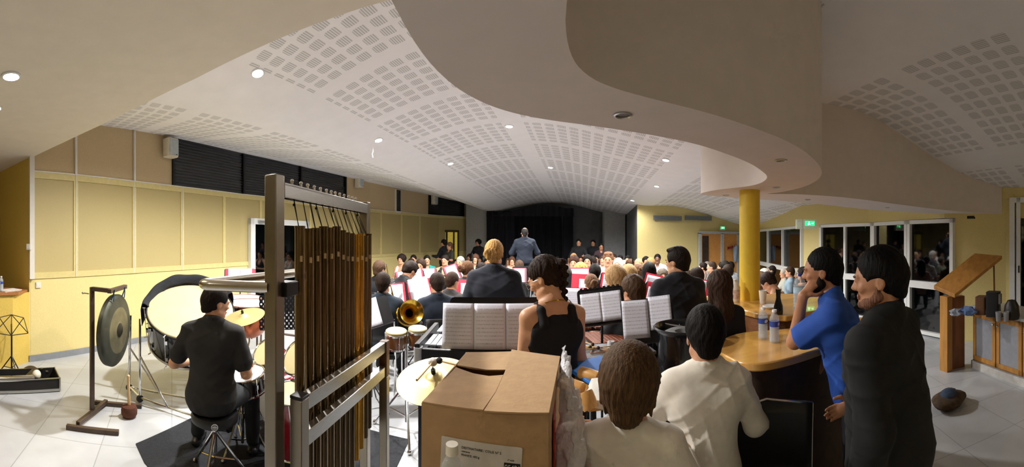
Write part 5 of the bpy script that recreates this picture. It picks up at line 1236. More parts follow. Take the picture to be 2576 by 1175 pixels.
mb = MB(); mb.box((.063, 1.06, z+.006), (.006, .045, .003), rz=.5); PT(mb, 'tape_scrap', mat('old_tape', '6d5228', .8), t)
# label on the front face
lt = Matrix.Translation(fl_+(frr-fl_)*.475+Vector((0, 0, 1.148))) @ Matrix.Rotation(math.atan2(frr.y-fl_.y, frr.x-fl_.x), 4, 'Z') @ Matrix.Rotation(.045, 4, 'Y') @ Matrix.Rotation(PI/2, 4, 'X')
lt = lt @ Matrix.Translation((0, 0, .0035))
lb_ = PT(MB().rbox((0, 0, 0), (.215, .15, .0012), .004, lt), 'address_label', mat('label_paper', 'd8d2ca', .7), t, smooth=False)
def text(body, size, M, m, parent, name, extr=.0004, ax='LEFT'):
    cu = bpy.data.curves.new(name, 'FONT'); cu.body = body; cu.size = size; cu.extrude = extr; cu.align_x = ax
    o = bpy.data.objects.new(name, cu); C.objects.link(o); dg = bpy.context.evaluated_depsgraph_get(); me = bpy.data.meshes.new_from_object(o.evaluated_get(dg)); bpy.data.objects.remove(o)
    me.materials.clear(); me.materials.append(m); me.transform(M); ob = bpy.data.objects.new(name, me); C.objects.link(ob); ob.parent = parent; return ob
M_ink = mat('print_ink', '3a3436', .7); M_blk = mat('label_black', '161214', .6)
sub(MB().box((.083, .022, .001), (.042, .021, .001), lt), 'number_block', M_blk, lb_, smooth=False)
text('05421', .0165, lt @ Matrix.Translation((.0635, .0165, .0018)), mat('print_white', 'd8d2ca', .7), lb_, 'number_print')
text('DESTINATAIRE / COLIS N° 2', .0085, lt @ Matrix.Translation((-.052, .052, .0009)), M_ink, lb_, 'text_line'); text('reference', .006, lt @ Matrix.Translation((-.052, .043, .0009)), M_ink, lb_, 'text_line'); text('FRANCE  450 g', .0075, lt @ Matrix.Translation((-.052, .033, .0009)), M_ink, lb_, 'text_line'); text('n° colis', .006, lt @ Matrix.Translation((.07, .038, .0009)), M_ink, lb_, 'text_line')
t = thing('side_table', 'dark narrow table carrying the cardboard box', 'table', (-.03, 1.1, 0)); MB().box((0, 0, .955), (.50, .78, .04)).build('table_top', M_blackp, t, bevel=.004)
for a in (-1, 1):
    for b2 in (-1, 1): MB().box((a*.22, b2*.34, .47), (.04, .04, .935)).build('leg', M_black, t)
bq = XY(1137, .835); bottle('clear plastic water bottle with white cap before the cardboard box', (bq[0], bq[1], .975), 0, .302, .036, cap='efe9da', lab='d9d9dd', water=False)
def wrap_fn(i, j):
    y = 1.342-.375*j**.8; zz = 1.338-.365*j**1.35; xin = frr.x+(brr.x-frr.x)*(y-.913)/.43+.010; wd_ = .018+.062*min(1, j*2.2); nn = .005*math.sin(i*9+j*17)+.004*math.sin(j*39-i*11)+.003*math.sin(i*23+j*61)
    return (xin+wd_*i+nn, y-.03*i+.9*nn-.02*math.sin(PI*i), zz+.022*math.sin(PI*i)*(1-j)-.05*i*i*(1-j)+nn)
mb = MB(); mb.grid(wrap_fn, 44, 40); mw_ = mat('bubble_wrap', 'f0f0f6', .12, var=.05, scale=90, bump=.5, alpha=.72); o = mb.build('bubble_wrap', mw_, None, solid=.002, angle=60); tag(o, 'crumpled clear bubble wrap hanging over the right side of the box', 'plastic wrap')
o = MB().box((0, 0, 0), (.004, .13, .16)).build('red_label_bag', mat('red_print', 'b3281e', .6, var=.15), None, smooth=False); o.location = (.125, 1.05, 1.17); o.rotation_euler = (0, 0, -.14); tag(o, 'red printed patch showing through the bubble wrap', 'bag')
# wooden cylinders, blue pad, white paper between box and boys
def wcyl(label, px, y, r, yaw, tilt, rad, ln, name='wooden_shaker', m=None):
    c = P(px, y, r); d = Vector((math.sin(yaw)*math.cos(tilt), math.cos(yaw)*math.cos(tilt), math.sin(tilt))); Q = Matrix.Translation(c) @ d.to_track_quat('Z', 'Y').to_matrix().to_4x4()
    t = thing(name, label, 'percussion', c); Q = Matrix.Translation(-c) @ Q
    MB().lathe([(.001, 0), (rad*.93, .0), (rad, .006), (rad*1.06, ln*.5), (rad, ln-.006), (rad*.93, ln), (.001, ln)], 32, Q).build('barrel', m or mat('lime_wood', 'd9a560', .4, var=.06), t); return t
wcyl('pale wooden cylinder lying on the blue pad, its round end facing right', 1506, 951, 1.75, -.75, .05, .030, .11); wcyl('third pale wooden cylinder, upright rounded one nearest the boy', 1487, 1030, 1.45, -.5, 1.0, .032, .07); wcyl('pale wooden cylinder nearer the bubble wrap, with round dark end', 1466, 978, 1.6, -.85, .05, .028, .11)
c = P(1500, 925, 1.9); o = MB().box((0, 0, 0), (.26, .3, .02)).build('blue_pad', mat('blue_foam', '2a78d6', .7), None, bevel=.006); o.location = (c.x, c.y, c.z-.01); o.rotation_euler = (0, 0, .35); tag(o, 'bright blue pad under the wooden cylinders', 'pad')
t = thing('trestle_table', 'small pale table under the blue pad and wooden cylinders', 'table', (c.x+.06, c.y-.12, 0)); MB().box((0, 0, c.z-.045), (.36, .46, .03)).build('table_top', M_wood, t, bevel=.003)
for a in (-1, 1):
    for b2 in (-1, 1): MB().cyl((a*.15, b2*.20, 0), (a*.15, b2*.20, c.z-.06), .014, n=8).build('leg', M_black, t)
c = P(1512, 998, 1.55); o = MB(); o.grid(lambda i, j: ((i-.5)*.14, (j-.5)*.2, .012*math.sin(i*3)), 6, 4); o = o.build('white_card', mat('plain_paper', 'e9e6de', .8), None, solid=.002); o.location = (c.x, c.y, c.z+.01); o.rotation_euler = (.25, 0, -.5); tag(o, 'white card lying between the wooden cylinders and the boy', 'paper')
# P. right hand side: sink unit, wooden flap bar end
t = thing('sink_cabinet', 'low oak framed cabinet with grey doors and white top at the right edge', 'cabinet', (4.3, 1.0, 0))
a_, b_ = Vector((4.74, 1.38, 0)), Vector((4.05, .30, 0)); d_ = (b_-a_).normalized(); nn = Vector((d_.y, -d_.x, 0)); nn = nn if nn.x < 0 else -nn; yaw_ = math.atan2(d_.y, d_.x)
TC = Matrix.Translation(a_) @ Matrix.Rotation(yaw_, 4, 'Z'); Lc = (b_-a_).length
sg = 1 if (TC.to_3x3() @ Vector((0, 1, 0))).dot(nn) > 0 else -1
Bx = lambda mb, x0, x1, y0, y1, z0, z1: mb.box(((x0+x1)/2, sg*(y0+y1)/2, (z0+z1)/2), (x1-x0, abs(y1-y0), z1-z0), TC)
M_oak = mat('oak', 'b07c38', .5, var=.14, scale=6, stretch=(3, 3, .5)); M_oakd = mat('dark_oak', '7d4a24', .5, var=.15, scale=5, stretch=(2, 2, .4)); M_frost = mat('frosted_grey', '8d8f96', .6, var=.05)
PT(Bx(MB(), 0, Lc, -.55, -.01, .10, .78), 'carcass', M_oakd, t, smooth=False); PT(Bx(MB(), .0, Lc, -.58, .05, .78, .815), 'worktop', mat('white_worktop', 'cfcdc6', .3), t, bevel=.004); PT(Bx(MB(), 0, Lc, -.5, .03, 0, .10), 'plinth', mat('white_plinth', 'bfbdb8', .4), t, smooth=False)
for x0, lbl in ((.03, 0), (.48, 1), (.93, 2)):
    x1 = x0+.43; mb = MB()
    for q in ((x0, x0+.055, .12, .77), (x1-.055, x1, .12, .77), (x0, x1, .12, .18), (x0, x1, .70, .77)): Bx(mb, q[0], q[1], -.01, .02, q[2], q[3])
    dr = PT(mb, 'door', M_oak, t, bevel=.002); sub(Bx(MB(), x0+.05, x1-.05, -.008, .008, .17, .71), 'panel', M_frost, dr, smooth=False)
    kx = x1-.03 if lbl == 0 else x0+.03; sub(MB().ball((kx, sg*.035, .66), .014, 5, M=TC), 'knob', M_chrome, dr)
t = thing('bar_end_unit', 'wooden bar end with raised sloping lid leaning on the wall at right', 'bar', (4.5, 1.75, 0))
e1 = P(2380, 930, 4.8); e1.z = 0
PT(MB().box((e1.x, e1.y, .50), (.10, .14, 1.0), rz=-.4), 'post', M_oak, t, bevel=.004); PT(MB().box((e1.x+.15, e1.y-.07, .49), (.26, .10, .98), rz=-.7), 'side_panel', M_oakd, t, smooth=False)
q = [P(2349, 718, 4.75), P(2452, 637, 5.1), P(2521, 643, 4.9), P(2402, 740, 4.55)]
mb = MB(); mb._add([v[:] for v in q]+[(v.x, v.y, v.z-.05) for v in q], [(0, 1, 2, 3), (7, 6, 5, 4), (0, 4, 5, 1), (1, 5, 6, 2), (2, 6, 7, 3), (3, 7, 4, 0)]); PT(mb, 'sloping_lid', M_oak, t, bevel=.004)
PT(MB().cyl(P(2500, 655, 4.95), (P(2500, 655, 4.95).x+.05, P(2500, 655, 4.95).y, .80), .012, n=8), 'prop', M_oakd, t)
# things on the white worktop
def on_top(px, r): x, y = XY(px, r); return (x, y, .815)
o = MB().rbox((0, 0, .11), (.2, .13, .22), .02).build('paper_box', mat('brown_carton', '6e4a2c', .8), None); o.location = on_top(2470, 4.55); tag(o, 'brown carton standing behind the plastic bags at right', 'box')
t = thing('coffee_machine', 'small dark coffee machine with metal front on the white worktop', 'coffee machine', on_top(2505, 4.4)); MB().rbox((0, .03, .15), (.16, .16, .30), .02).build('housing', M_blackp, t); MB().box((-.03, -.06, .22), (.08, .03, .12)).build('metal_front', M_alu, t); MB().box((0, -.04, .012), (.14, .14, .02)).build('drip_tray', M_black, t)
t = thing('kettle', 'dark round kettle at the far right of the white worktop', 'kettle', on_top(2545, 4.25)); MB().lathe([(.001, 0), (.09, 0), (.10, .04), (.085, .16), (.05, .22), (.001, .23)], 24).build('pot', M_blackp, t); MB().tube([(.08, 0, .18), (.14, 0, .17), (.14, 0, .08), (.09, 0, .05)], .012, 8).build('handle', M_black, t)
for i, px in enumerate((2512, 2531)): lay('plastic_cup', ('left' if i == 0 else 'right')+' of two clear plastic cups on the white worktop', 'cup', MB().lathe([(.001, 0), (.03, 0), (.037, .11), (.035, .11), (.028, .004), (.001, .004)], 20), mat('clear_cup', 'b9b9bd', .3, trans=.5), on_top(px, 4.12))
rr_ = random.Random(3)
for k in range(6):
    px = 2404+17*k; a0 = on_top(px, 4.50+rr_.uniform(-.16, .12)); mb = MB(); ph = rr_.uniform(0, 6); q_ = rr_.uniform(.9, 1.5)
    mb.grid(lambda i, j: (q_*(.06+.02*math.sin(5*j*PI+ph+i*9))*math.sin(PI*j)*math.cos(2*PI*i), (.06+.02*math.cos(7*i*PI+ph))*math.sin(PI*j)*math.sin(2*PI*i), .04*q_-.04*q_*math.cos(PI*j)+.010*math.sin(19*i+ph)*math.sin(PI*j)), 18, 9)
    o = mb.build('plastic_bag', mat('bag_blue', '5d77a6', .3, var=.3, scale=30) if k % 3 else mat('bag_clear', '9aa3b4', .25, var=.3, scale=30), None, angle=25); o.location = a0; o.rotation_euler = (0, 0, rr_.uniform(0, 3))
    tag(o, ('blue' if k % 3 else 'clear grey')+' crumpled plastic bag, %s from the left in the heap on the worktop' % ['first', 'second', 'third', 'fourth', 'fifth', 'sixth', 'seventh', 'eighth', 'ninth'][k], 'bag', 'crumpled plastic bags on the white worktop')
# bag on the floor
g0 = Pz(2388, 1020, 0); t = thing('floor_bag', 'brown bag with blue bundle lying on the dark tiles at right', 'bag', (g0.x, g0.y, 0))
MB().grid(lambda i, j: ((.22+.03*math.sin(i*17))*math.sin(PI*j)*math.cos(2*PI*i), (.17+.02*math.sin(i*23))*math.sin(PI*j)*math.sin(2*PI*i), .07-.07*math.cos(PI*j)), 24, 10).build('sack', mat('brown_sack', '4a3826', .9, var=.3, bump=.4), t)
MB().ball((-.02, 0, .12), .10, 8, (1.1, .9, .6)).build('bundle', mat('blue_bundle', '31435c', .8, var=.3), t)
# Q. wall fittings
M_green = mat('exit_green', '22d36a', .4, emit=1.2); M_pict = mat('exit_white', 'd6ffe4', .4, emit=2.2)
def exit_sign(label, pos, yaw, s=1.0, housing=True):
    t = thing('exit_sign', label, 'sign', pos, yaw, None, s)
    MB().rbox((0, 0, 0), (.30, .20, .05), .02, Matrix.Rotation(PI/2, 4, 'X')).build('housing', mat('sign_white', 'cdd6c2', .4), t)
    MB().box((0, -.028, .015), (.20, .005, .10)).build('lit_panel', M_green, t, smooth=False)
    mb = MB().box((-.02, -.033, .02), (.016, .004, .03)).ball((-.02, -.033, .043), .009, 5, (1, .3, 1)).box((-.005, -.033, .0), (.03, .004, .010)).box((-.035, -.033, -.005), (.012, .004, .03)).box((.05, -.033, .015), (.04, .004, .008)).box((.066, -.033, .015), (.014, .004, .024)); mb.build('running_figure', M_pict, t); return t
p = P(2037, 564, 7.6); exit_sign('green exit sign box high on the right wall between the windows', p, -TH(2037)+.15); MB()
sbr = [o for o in C.objects if o.name.startswith('exit_sign')][0]; MB().box((-.22, .10, 0), (.12, .25, .2)).build('wall_bracket', mat('sign_white', 'cdd6c2', .4), sbr, smooth=False)
p = P(1815, 574, 12.9); p.y = YB-.06; exit_sign('small green exit sign above the glazed door in the back wall', (YB*math.tan(TH(1815)), YB-.06, 2.19), 0, .8)
def speaker(label, px, y, h, r=None, w_=.24, yaw=0):
    s, r = ray_wall(px, LW); (x, y0), a = along(LW, s); z = CH+(HZ-y)/F*r; t = thing('wall_speaker', label, 'speaker', (x+.14, y0, z), a-PI/2+yaw+PI/2)
    MB().rbox((0, 0, 0), (w_, .20, h), .05, Matrix.Identity(4)).build('cabinet', mat('ivory_plastic', 'd8d0bc', .5), t, bevel=.006); MB().rbox((0.0, -.103, 0), (w_-.05, .012, h-.04), .005).build('front_grille', mat('pale_grille', 'b4bcbe', .6), t); MB().box((.05, -.111, -h*.4), (.03, .004, .012)).build('badge', M_black, t)
speaker('white wall loudspeaker high on the left wall beside the louvred window', 418, 377, .32); speaker('pale wall loudspeaker right of the long louvred window, above the bells', 893, 459, .32); speaker('small wall loudspeaker far down the left wall near the stage', 1084, 503, .36)
s, r = ray_wall(96, LW); (x, y0), a = along(LW, s); lay('wall_plate', 'white blank socket plate low on the yellow left wall', 'socket', MB().rbox((0, 0, 0), (.08, .02, .08), .008).box((0, -.011, 0), (.05, .004, .05)), M_white, (x+.012, y0, CH-(717-HZ)/F*r), a)
lay('switch_box', 'small white switch box on the white corner strip at left', 'switch', MB().rbox((0, 0, 0), (.075, .03, .085), .008).box((0, -.017, 0), (.05, .006, .055)), M_white, (-4.955, 1.11, CH-(621-HZ)/F*5.1), .9)
s, r = ray_wall(2058, RW); (x, y0), a = along(RW, s); lay('light_switch', 'small white light switch beside the right window frame', 'switch', MB().rbox((0, 0, 0), (.08, .02, .12), .01).box((0, -.012, 0), (.03, .006, .05)), M_white, (x-.05, y0-.02, CH-(628-HZ)/F*r), a)
p = hit_ceil(938, 372); lay('hanging_thread', 'short white thread hanging from the ceiling below the downlight', 'thread', MB().tube([(0, 0, .02), (.005, 0, -.06), (-.012, .0, -.10), (.0, 0, -.16)], .004, 5), M_white, p)
p = Pz(2442, 548, 2.1); lay('door_camera', 'small black sensor on the wall under the bulkhead end at right', 'sensor', MB().rbox((0, 0, 0), (.05, .12, .045), .015).ball((0, -.06, -.01), .018, 6), M_black, XY(2442, 5.82)+(2.12,))
t = thing('hanging_clothes', 'red and pale blue clothes hanging beside the glazed back door near the column', 'clothes', (YB*math.tan(TH(1838)), YB-.12, 1.45))
MB().grid(lambda i, j: (-.22+.34*i, .03*math.sin(i*9), .04-.10*j*(1-i*.4)+.06*i), 10, 4).build('red_garment', mat('red_cloth', '8a2430', .9), t, solid=.03); MB().grid(lambda i, j: (.05+.22*i+.03*j, .03*math.sin(i*7+j*3), .10-.62*j), 10, 8).build('blue_garment', mat('pale_blue_cloth', '9fb0c4', .9), t, solid=.03)
# timpani and perforated stand behind the kit
def timpano(label, px, y, r, D):
    c = P(px, y, r); t = thing('timpani', label, 'drum', (c.x, c.y, 0)); R_ = D/2; z = c.z
    MB().lathe([(R_*.97, z-.03), (R_*.95, z-.12), (R_*.80, z-.28), (R_*.5, z-.40), (.1, z-.44)], 40).build('bowl', mat('copper_bowl', '9a5230', .25, .8, var=.1), t); MB().lathe([(.001, z), (R_*.96, z)], 40).build('drum_head', M_whitehead, t)
    MB().tube([(R_*math.cos(a), R_*math.sin(a), z-.005) for a in np.linspace(0, 2*PI, 40, endpoint=False)], .012, 8, closed=True).build('hoop', mat('copper_hoop', '8a5538', .4, .5), t)
    for k in range(4): a = k*PI/2+.4; MB().tube([(R_*math.cos(a), R_*math.sin(a), z-.04), (R_*.95*math.cos(a), R_*.95*math.sin(a), .1), (R_*.7*math.cos(a), R_*.7*math.sin(a), .02)], .013, 8).build('leg', mat('brown_leg', '5d4a3c', .5), t)
timpano('copper timpani with white head behind the crash cymbal', 628, 762, 4.7, .66); timpano('farther copper timpani with white head, left behind the first', 612, 748, 5.55, .60)
c = P(700, 786, 4.3); stand('seen through the bells, turned away', (c.x, c.y, c.z), 0, -TH(700)+.1, .12, 0, .46, .40, False, 0, perf=True, lab='black perforated music stand seen between steel post and bells')
c = P(604, 697, 6.3); stand('above the chrome handle', (c.x, c.y, c.z), 0, -TH(604), .3, 0, .56, .30, True, 2, lab='music stand with white pages behind the drummer\'s head')
# ------------------------------------------------------------------ people near the camera
def world_person(label, loc, facing, p, top, **k): return person(label, loc, facing, p, top, **k)
def child(mb, name, m, par, M=None):
    o = mb.build(name, m, par)
    if M is not None: o.matrix_local = M
    return o
# drummer
th = TH(540)
pd = dict(sit=True, hip=.61, lean=.12, hyaw=-.85, hpitch=.12, elL=(-.42, .0, -.85), wrL=(.30, .8, -.05), elR=(.30, .05, -.95), wrR=(-.12, .9, .02), knL=(-.10, -.02, .03), knR=(.10, -.02, .03), curlL=.9, curlR=.9, w=.98, pnL=(0, 0, -1), pnR=(0, 0, -1))
drm, J, M = person('drummer in black short sleeved shirt sitting with his back to the viewer', (sx-.02, sy-.02, 0), -th-.30, pd, dict(sleeve='short', inf=.022, collar=True, wr=.004, seed=3, hem=-.10), 'short', '1a120e', 'd09a78', '1b191a', '1c2226', h=.0075, sc=1.0)
def in_world(root, v): return root.matrix_basis @ Vector(v)
for n, lb in (('R', 'right'),):
    hnd = in_world(drm, J['wr'+n]+(J['wr'+n]-J['el'+n])/.255*.075); fwd = (in_world(drm, J['T'](0, .5, 0))-in_world(drm, J['T'](0, 0, 0))).normalized()
    tag(MB().cyl(hnd-fwd*.10+Vector((0, 0, .01)), hnd+fwd*.28+Vector((.0, 0, -.045)), .0075, .005, n=8).build('drumstick', M_stick, None), 'pale drumstick in the %s hand of the drummer' % lb, 'drumstick')
# woman in black tank top
c = XY(1398, 1.92)
pg = dict(bust=True, w=.84, lean=.10, hyaw=.72, hpitch=.36, elL=(-.10, .18, -1), wrL=(.25, .8, -.15), elR=(.12, .18, -1), wrR=(-.2, .8, -.1), hs=1.0)
g_, J, M = person('woman in black tank top and glasses with dark braid, looking down to the left', (c[0], c[1], 0), -TH(1398)+.42, pg, dict(tank=True, inf=.009, wr=.001), 'pony', '2c1d15', 'd6a07c', '0c0c10', '15151a', h=.0065, sc=.955, topname='tank_top')
mg2 = MB()
for s_ in (-1, 1):
    mg2.tube([(.032*s_+.022*math.cos(a), .117-.008*abs(math.cos(a)), .092+.019*math.sin(a)) for a in np.linspace(0, 2*PI, 20, endpoint=False)], .0014, 5, closed=True); mg2.tube([(.054*s_, .108, .096), (.074*s_, .06, .098), (.080*s_, .0, .094), (.080*s_, -.015, .08)], .0014, 5)
mg2.tube([(-.010, .118, .096), (0, .121, .099), (.010, .118, .096)], .0014, 5)
GL = child(mg2, 'glasses', mat('glasses_gold', 'b9b3a8', .2, 1), g_, M)
child(MB().tube([(.024*math.cos(a), -.105+.018*math.sin(a)*.4, .145+.024*math.sin(a)) for a in np.linspace(0, 2*PI, 20, endpoint=False)], .011, 8, closed=True), 'hair_band', mat('grey_band', '6f7488', .8, bump=.4, scale=60), g_, M)
S = Sdf(.005); a_ = np.array(M @ Vector((0, -.125, .15))); z0 = a_[2]
pth = [a_, a_+V3(.01, -.03, -.04), a_+V3(.012, -.035, -.09), a_+V3(.012, -.02, -.15), a_+V3(.012, -.02, -.20), a_+V3(.02, -.02, -.25), a_+V3(.03, -.02, -.29)]
for i in range(15):
    f = i/14*(len(pth)-1); k = min(int(f), len(pth)-2); q = pth[k]+(pth[k+1]-pth[k])*(f-k); s2 = (-1)**i; S.ell(q+V3(.008*s2, 0, 0), (.023-.0006*i, .020-.0005*i, .017), None, k=.005)
for i in range(8): S.cap(pth[-1], pth[-1]+V3(.03*math.cos(i), .02*math.sin(i*2), -.03-.01*math.sin(i*3)), .008, .004, k=.004)
part('braid', np_mesh('braid', *S.mesh(), M_hair), g_, '2c1d15')
nk = [J['T'](.072*math.sin(a), -.02+.068*math.cos(a), .522-.022*math.cos(a)) for a in np.linspace(0, 2*PI, 30, endpoint=False)]
child(MB().tube([Vector(v) for v in nk], .0032, 6, closed=True), 'necklace', M_brass, g_)
# standing blond musician with bun
c = XY(1243, 3.3)
b_, J, M = person('standing blond musician with hair bun and dark jacket, seen from behind', (c[0], c[1], 0), -TH(1243)-.05, dict(hyaw=-.1, hpitch=.05, elL=(-.32, .15, -1), wrL=(.4, .7, .1), elR=(.32, .15, -1), wrR=(-.4, .7, .1), w=1.0), dict(sleeve='long', inf=.026, wr=.004, collar=True), 'bun', 'c79a5e', 'd49c78', '262a36', '14151a', h=.009, sc=1.0, topname='jacket')
# young man standing, right
c = XY(1706, 3.05)
person('young man standing in black shirt, head turned left, beside the wheel rim', (c[0], c[1], 0), -TH(1706)+.35, dict(hyaw=.75, hpitch=.05, elL=(-.25, .05, -1), wrL=(.3, .7, -.1), elR=(.22, .05, -1), wrR=(-.3, .7, -.1)), dict(sleeve='long', inf=.026, wr=.0045, collar=True, seed=2), 'quiff', '1f1712', 'd29c7a', '14161f', '121318', h=.009, sc=.965)
# long haired woman
c = XY(1808, 2.5)
person('woman with long straight dark brown hair standing behind the dark haired boy', (c[0], c[1], 0), -TH(1808)+.35, dict(w=.86, bust=True, hyaw=.35, elL=(-.12, .1, -1), wrL=(.1, .6, -.6), elR=(.12, .1, -1), wrR=(-.1, .6, -.6)), dict(sleeve='short', inf=.014, wr=.002), 'long', '3b2a20', 'd8a884', '15141a', '15151a', h=.009, sc=.877)
# boys in white shirts
c = XY(1775, 1.5)
person('dark haired boy in white collared shirt standing at the end of the bar', (c[0], c[1], 0), -TH(1775)+.12, dict(w=.90, hyaw=.12, hpitch=.06, hs=1.16, elL=(-.50, .22, -.85), wrL=(.15, .9, .15), elR=(.38, .2, -.9), wrR=(-.2, .9, .2)), dict(sleeve='long', inf=.028, wr=.006, collar=True, seed=5), 'short', '15110f', 'd39d7d', 'ece6da', '15151b', h=.0065, sc=.825, hairh=.005)
c = XY(1583, 1.15)
person('brown haired boy in white shirt in the foreground, right of the bubble wrap', (c[0], c[1], 0), -TH(1583)-.05, dict(w=.90, hyaw=-.1, hpitch=.10, hs=1.18, elL=(-.85, .30, -.42), wrL=(.35, .9, -.1), elR=(.45, .1, -.9), wrR=(-.1, .9, .1)), dict(sleeve='long', inf=.028, wr=.006, seed=8, neck=.05), 'mop', '56402b', 'd6a283', 'ece6da', '1a1c22', h=.0065, sc=.782, hairh=.005)
# bearded man in blue tee shirt leaning on the bar
rzb = -TH(2100)+PI/2
pel = (1.63, 1.12)
pb = dict(hip=.94, lean=.34, hyaw=0, hpitch=-.28, w=1.02, arms_world=True, fat=.01)
def to_local(v, rz): return np.array(Matrix.Rotation(-rz, 3, 'Z') @ Vector(v))
S_ = P(2088, 800, 1.80); E_ = P(1988, 866, 1.93); W_ = P(2008, 762, 1.90)
pb['elL'] = to_local(E_-S_, rzb); pb['wrL'] = to_local(W_-E_, rzb); pb['hdL'] = to_local(P(2030, 735, 1.93)-W_, rzb); pb['pnL'] = to_local(P(2040, 745, 2.0)-P(2010, 745, 1.9), rzb); pb['curlL'] = .55
pb['elR'] = to_local((.02, .06, -.28), rzb); pb['wrR'] = to_local((-.10, .04, -.2), rzb)
bm, J, M = person('bearded man in blue tee shirt leaning on the bar, hand at his chin', (pel[0], pel[1], 0), rzb, pb, dict(sleeve='short', inf=.020, wr=.005, seed=4, hem=-.10), 'crop', '0f0c0b', 'b9815e', '2450a8', '14161c', h=.006, sc=1.0, hairh=.005, topname='tee_shirt')
def beard_mesh(t=0.0):
    S = Sdf(.004); g = V3
    S.cap(g(-.030, .047, .012), g(.030, .047, .012), .0345-t, k=.02); S.ell(g(0, .080, .002), (.027-t, .024-t, .022-t), k=.02)
    for s_ in (-1, 1): S.cap(g(.050*s_, .01, .03), g(.033*s_, .052, .010), .0275-t, .026-t, k=.02); S.cap(g(.062*s_, .012, .070), g(.055*s_, .02, .03), .012-t, .02-t, k=.015)
    S.cap(g(-.022, .094, .048), g(.022, .094, .048), .0065-t*.5, k=.01)
    S.ell(g(0, .10, .034), (.022, .022, .009), k=.006, op='-'); S.ell(g(0, .10, .085), (.052, .05, .036), k=.01, op='-'); S.noise(lambda X, Y, Z: .0008*np.sin(X*900)*np.sin(Z*800+Y*500)); return S
def lips_mesh():
    S = Sdf(.003); S.cap((-.019, .0925, .038), (.019, .0925, .038), .0064, k=.004); S.cap((-.015, .0915, .029), (.015, .0915, .029), .0068, k=.004); return np_mesh('lips', *S.mesh(), mat('lips', 'a06a58', .5, var=.03))
LIPS = lips_mesh(); BEARD = np_mesh('beard', *beard_mesh().mesh(), M_hair)
part('beard', BEARD, bm, '17110e', M); part('lips', LIPS, bm, None, M)
# man in black shirt
rz2 = -TH(2225)+1.15
bk, J, M = person('tall man in black shirt standing in profile at the far right of the bar', (*XY(2243, 1.40), 0), rz2, dict(lean=.07, hyaw=.42, hpitch=.02, w=1.06, fat=.025, elL=(-.13, -.12, -1), wrL=(.15, .40, -1), elR=(.16, .1, -1), wrR=(-.3, .75, -.3)), dict(sleeve='long', inf=.028, wr=.005, collar=True, seed=6, hem=-.12), 'short', '100d0c', 'b98462', '08090b', '17191c', h=.006, sc=.985, hairh=.005)
st_ = part('stubble', np_mesh('stubble', *beard_mesh(.0036).mesh(), M_hair), bk, '7d5846', M); part('lips', LIPS, bk, None, M)
for o, M_ in ((g_, None),): pass
# conductor on a podium
pc = XY(1320, 8.6)
t = thing('podium', 'black conductor podium in the middle of the band', 'podium', (pc[0], pc[1], 0)); MB().rbox((0, 0, .15), (1.1, 1.0, .30), .02).build('platform', M_blackp, t); MB().box((0, -.6, .08), (1.0, .2, .16)).build('step', M_blackp, t)
person('conductor in blue grey jacket standing on the podium before the black curtain', (pc[0], pc[1], .30), -TH(1320)+.05, dict(hpitch=-.02, elL=(-.45, .1, -.9), wrL=(.3, .9, .05), elR=(.4, .2, -.8), wrR=(-.2, .8, .5), w=1.04), dict(sleeve='long', inf=.03, wr=.005, collar=True), 'bald', '2a2826', 'bb8c70', '161e2e', '1a1d26', h=.012, sc=1.0, topname='jacket')
# ------------------------------------------------------------------ the band and the audience
SEATS = {}
def chair(label, x, y, rz, sc, group, col=None):
    if 'c' not in SEATS:
        t = thing('stacking_chair', label, 'chair', (x, y, 0), rz, group, sc)
        MB().rbox((0, -.0, .405), (.42, .40, .03), .06).build('seat', M_blackp, t)
        MB().grid(lambda i, j: ((i-.5)*.42, -.215-.03*math.cos((i-.5)*2.6)-.05*j, .58+.26*j), 8, 3).build('backrest', M_blackp, t, solid=.012)
        for a in (-1, 1):
            MB().tube([(a*.19, .18, .0), (a*.19, .17, .39), (a*.19, -.17, .39)], .010, 6).build('leg', M_chrome, t)
            MB().tube([(a*.19, -.22, .0), (a*.19, -.17, .39), (a*.20, -.235, .60), (a*.20, -.27, .82)], .010, 6).build('leg', M_chrome, t)
        SEATS['c'] = t
    else:
        t = copy_tree(SEATS['c']); t.location = (x, y, 0); t.rotation_euler = (0, 0, rz); t.scale = (sc,)*3
        tag(t, label, 'chair', group)
    return t
BK, AU = 'musicians of the wind band', 'listeners in the audience'
SPEC = []
USED = set()
def chair_label(desc):
    wds = desc.replace(',', '').split()
    for n in range(min(8, len(wds)), len(wds)+1):
        l_ = 'black chair under the '+' '.join(wds[:n])
        while l_.split()[-1] in ('of', 'in', 'the', 'at', 'by', 'with', 'a', 'and', 'to', 'her', 'his', 'its', 'right', 'left', 'near', 'behind', 'beside', 'just', 'up', 'before', 'from') and n < len(wds): n += 1; l_ = 'black chair under the '+' '.join(wds[:n])
        if l_ not in USED: break
    USED.add(l_); return l_
def seated(desc, px, yt, r, face, pose='lowplay', top='short', hair='short', hc='1d1512', tc='15171c', yaw=0, skin='c58e6c', w=1.0, band=True, lc='15161a', ch=True, h=.016):
    SPEC.append(dict(desc=desc, px=px, yt=yt, r=r, r0=r, face=face, a=(pose, top, hair, hc, skin, tc, lc, yaw, None, h, w), ch=True, seat=band))
def standing(desc, px, yt, r, face, top='tee', hair='short', hc='17120f', tc='15161b', pose='standc', skin='b98566', w=1.0):
    SPEC.append(dict(desc=desc, px=px, yt=yt, r=r, r0=r, face=face, a=(pose, top, hair, hc, skin, tc, '15161a', 0, None, .016, w), ch=False))
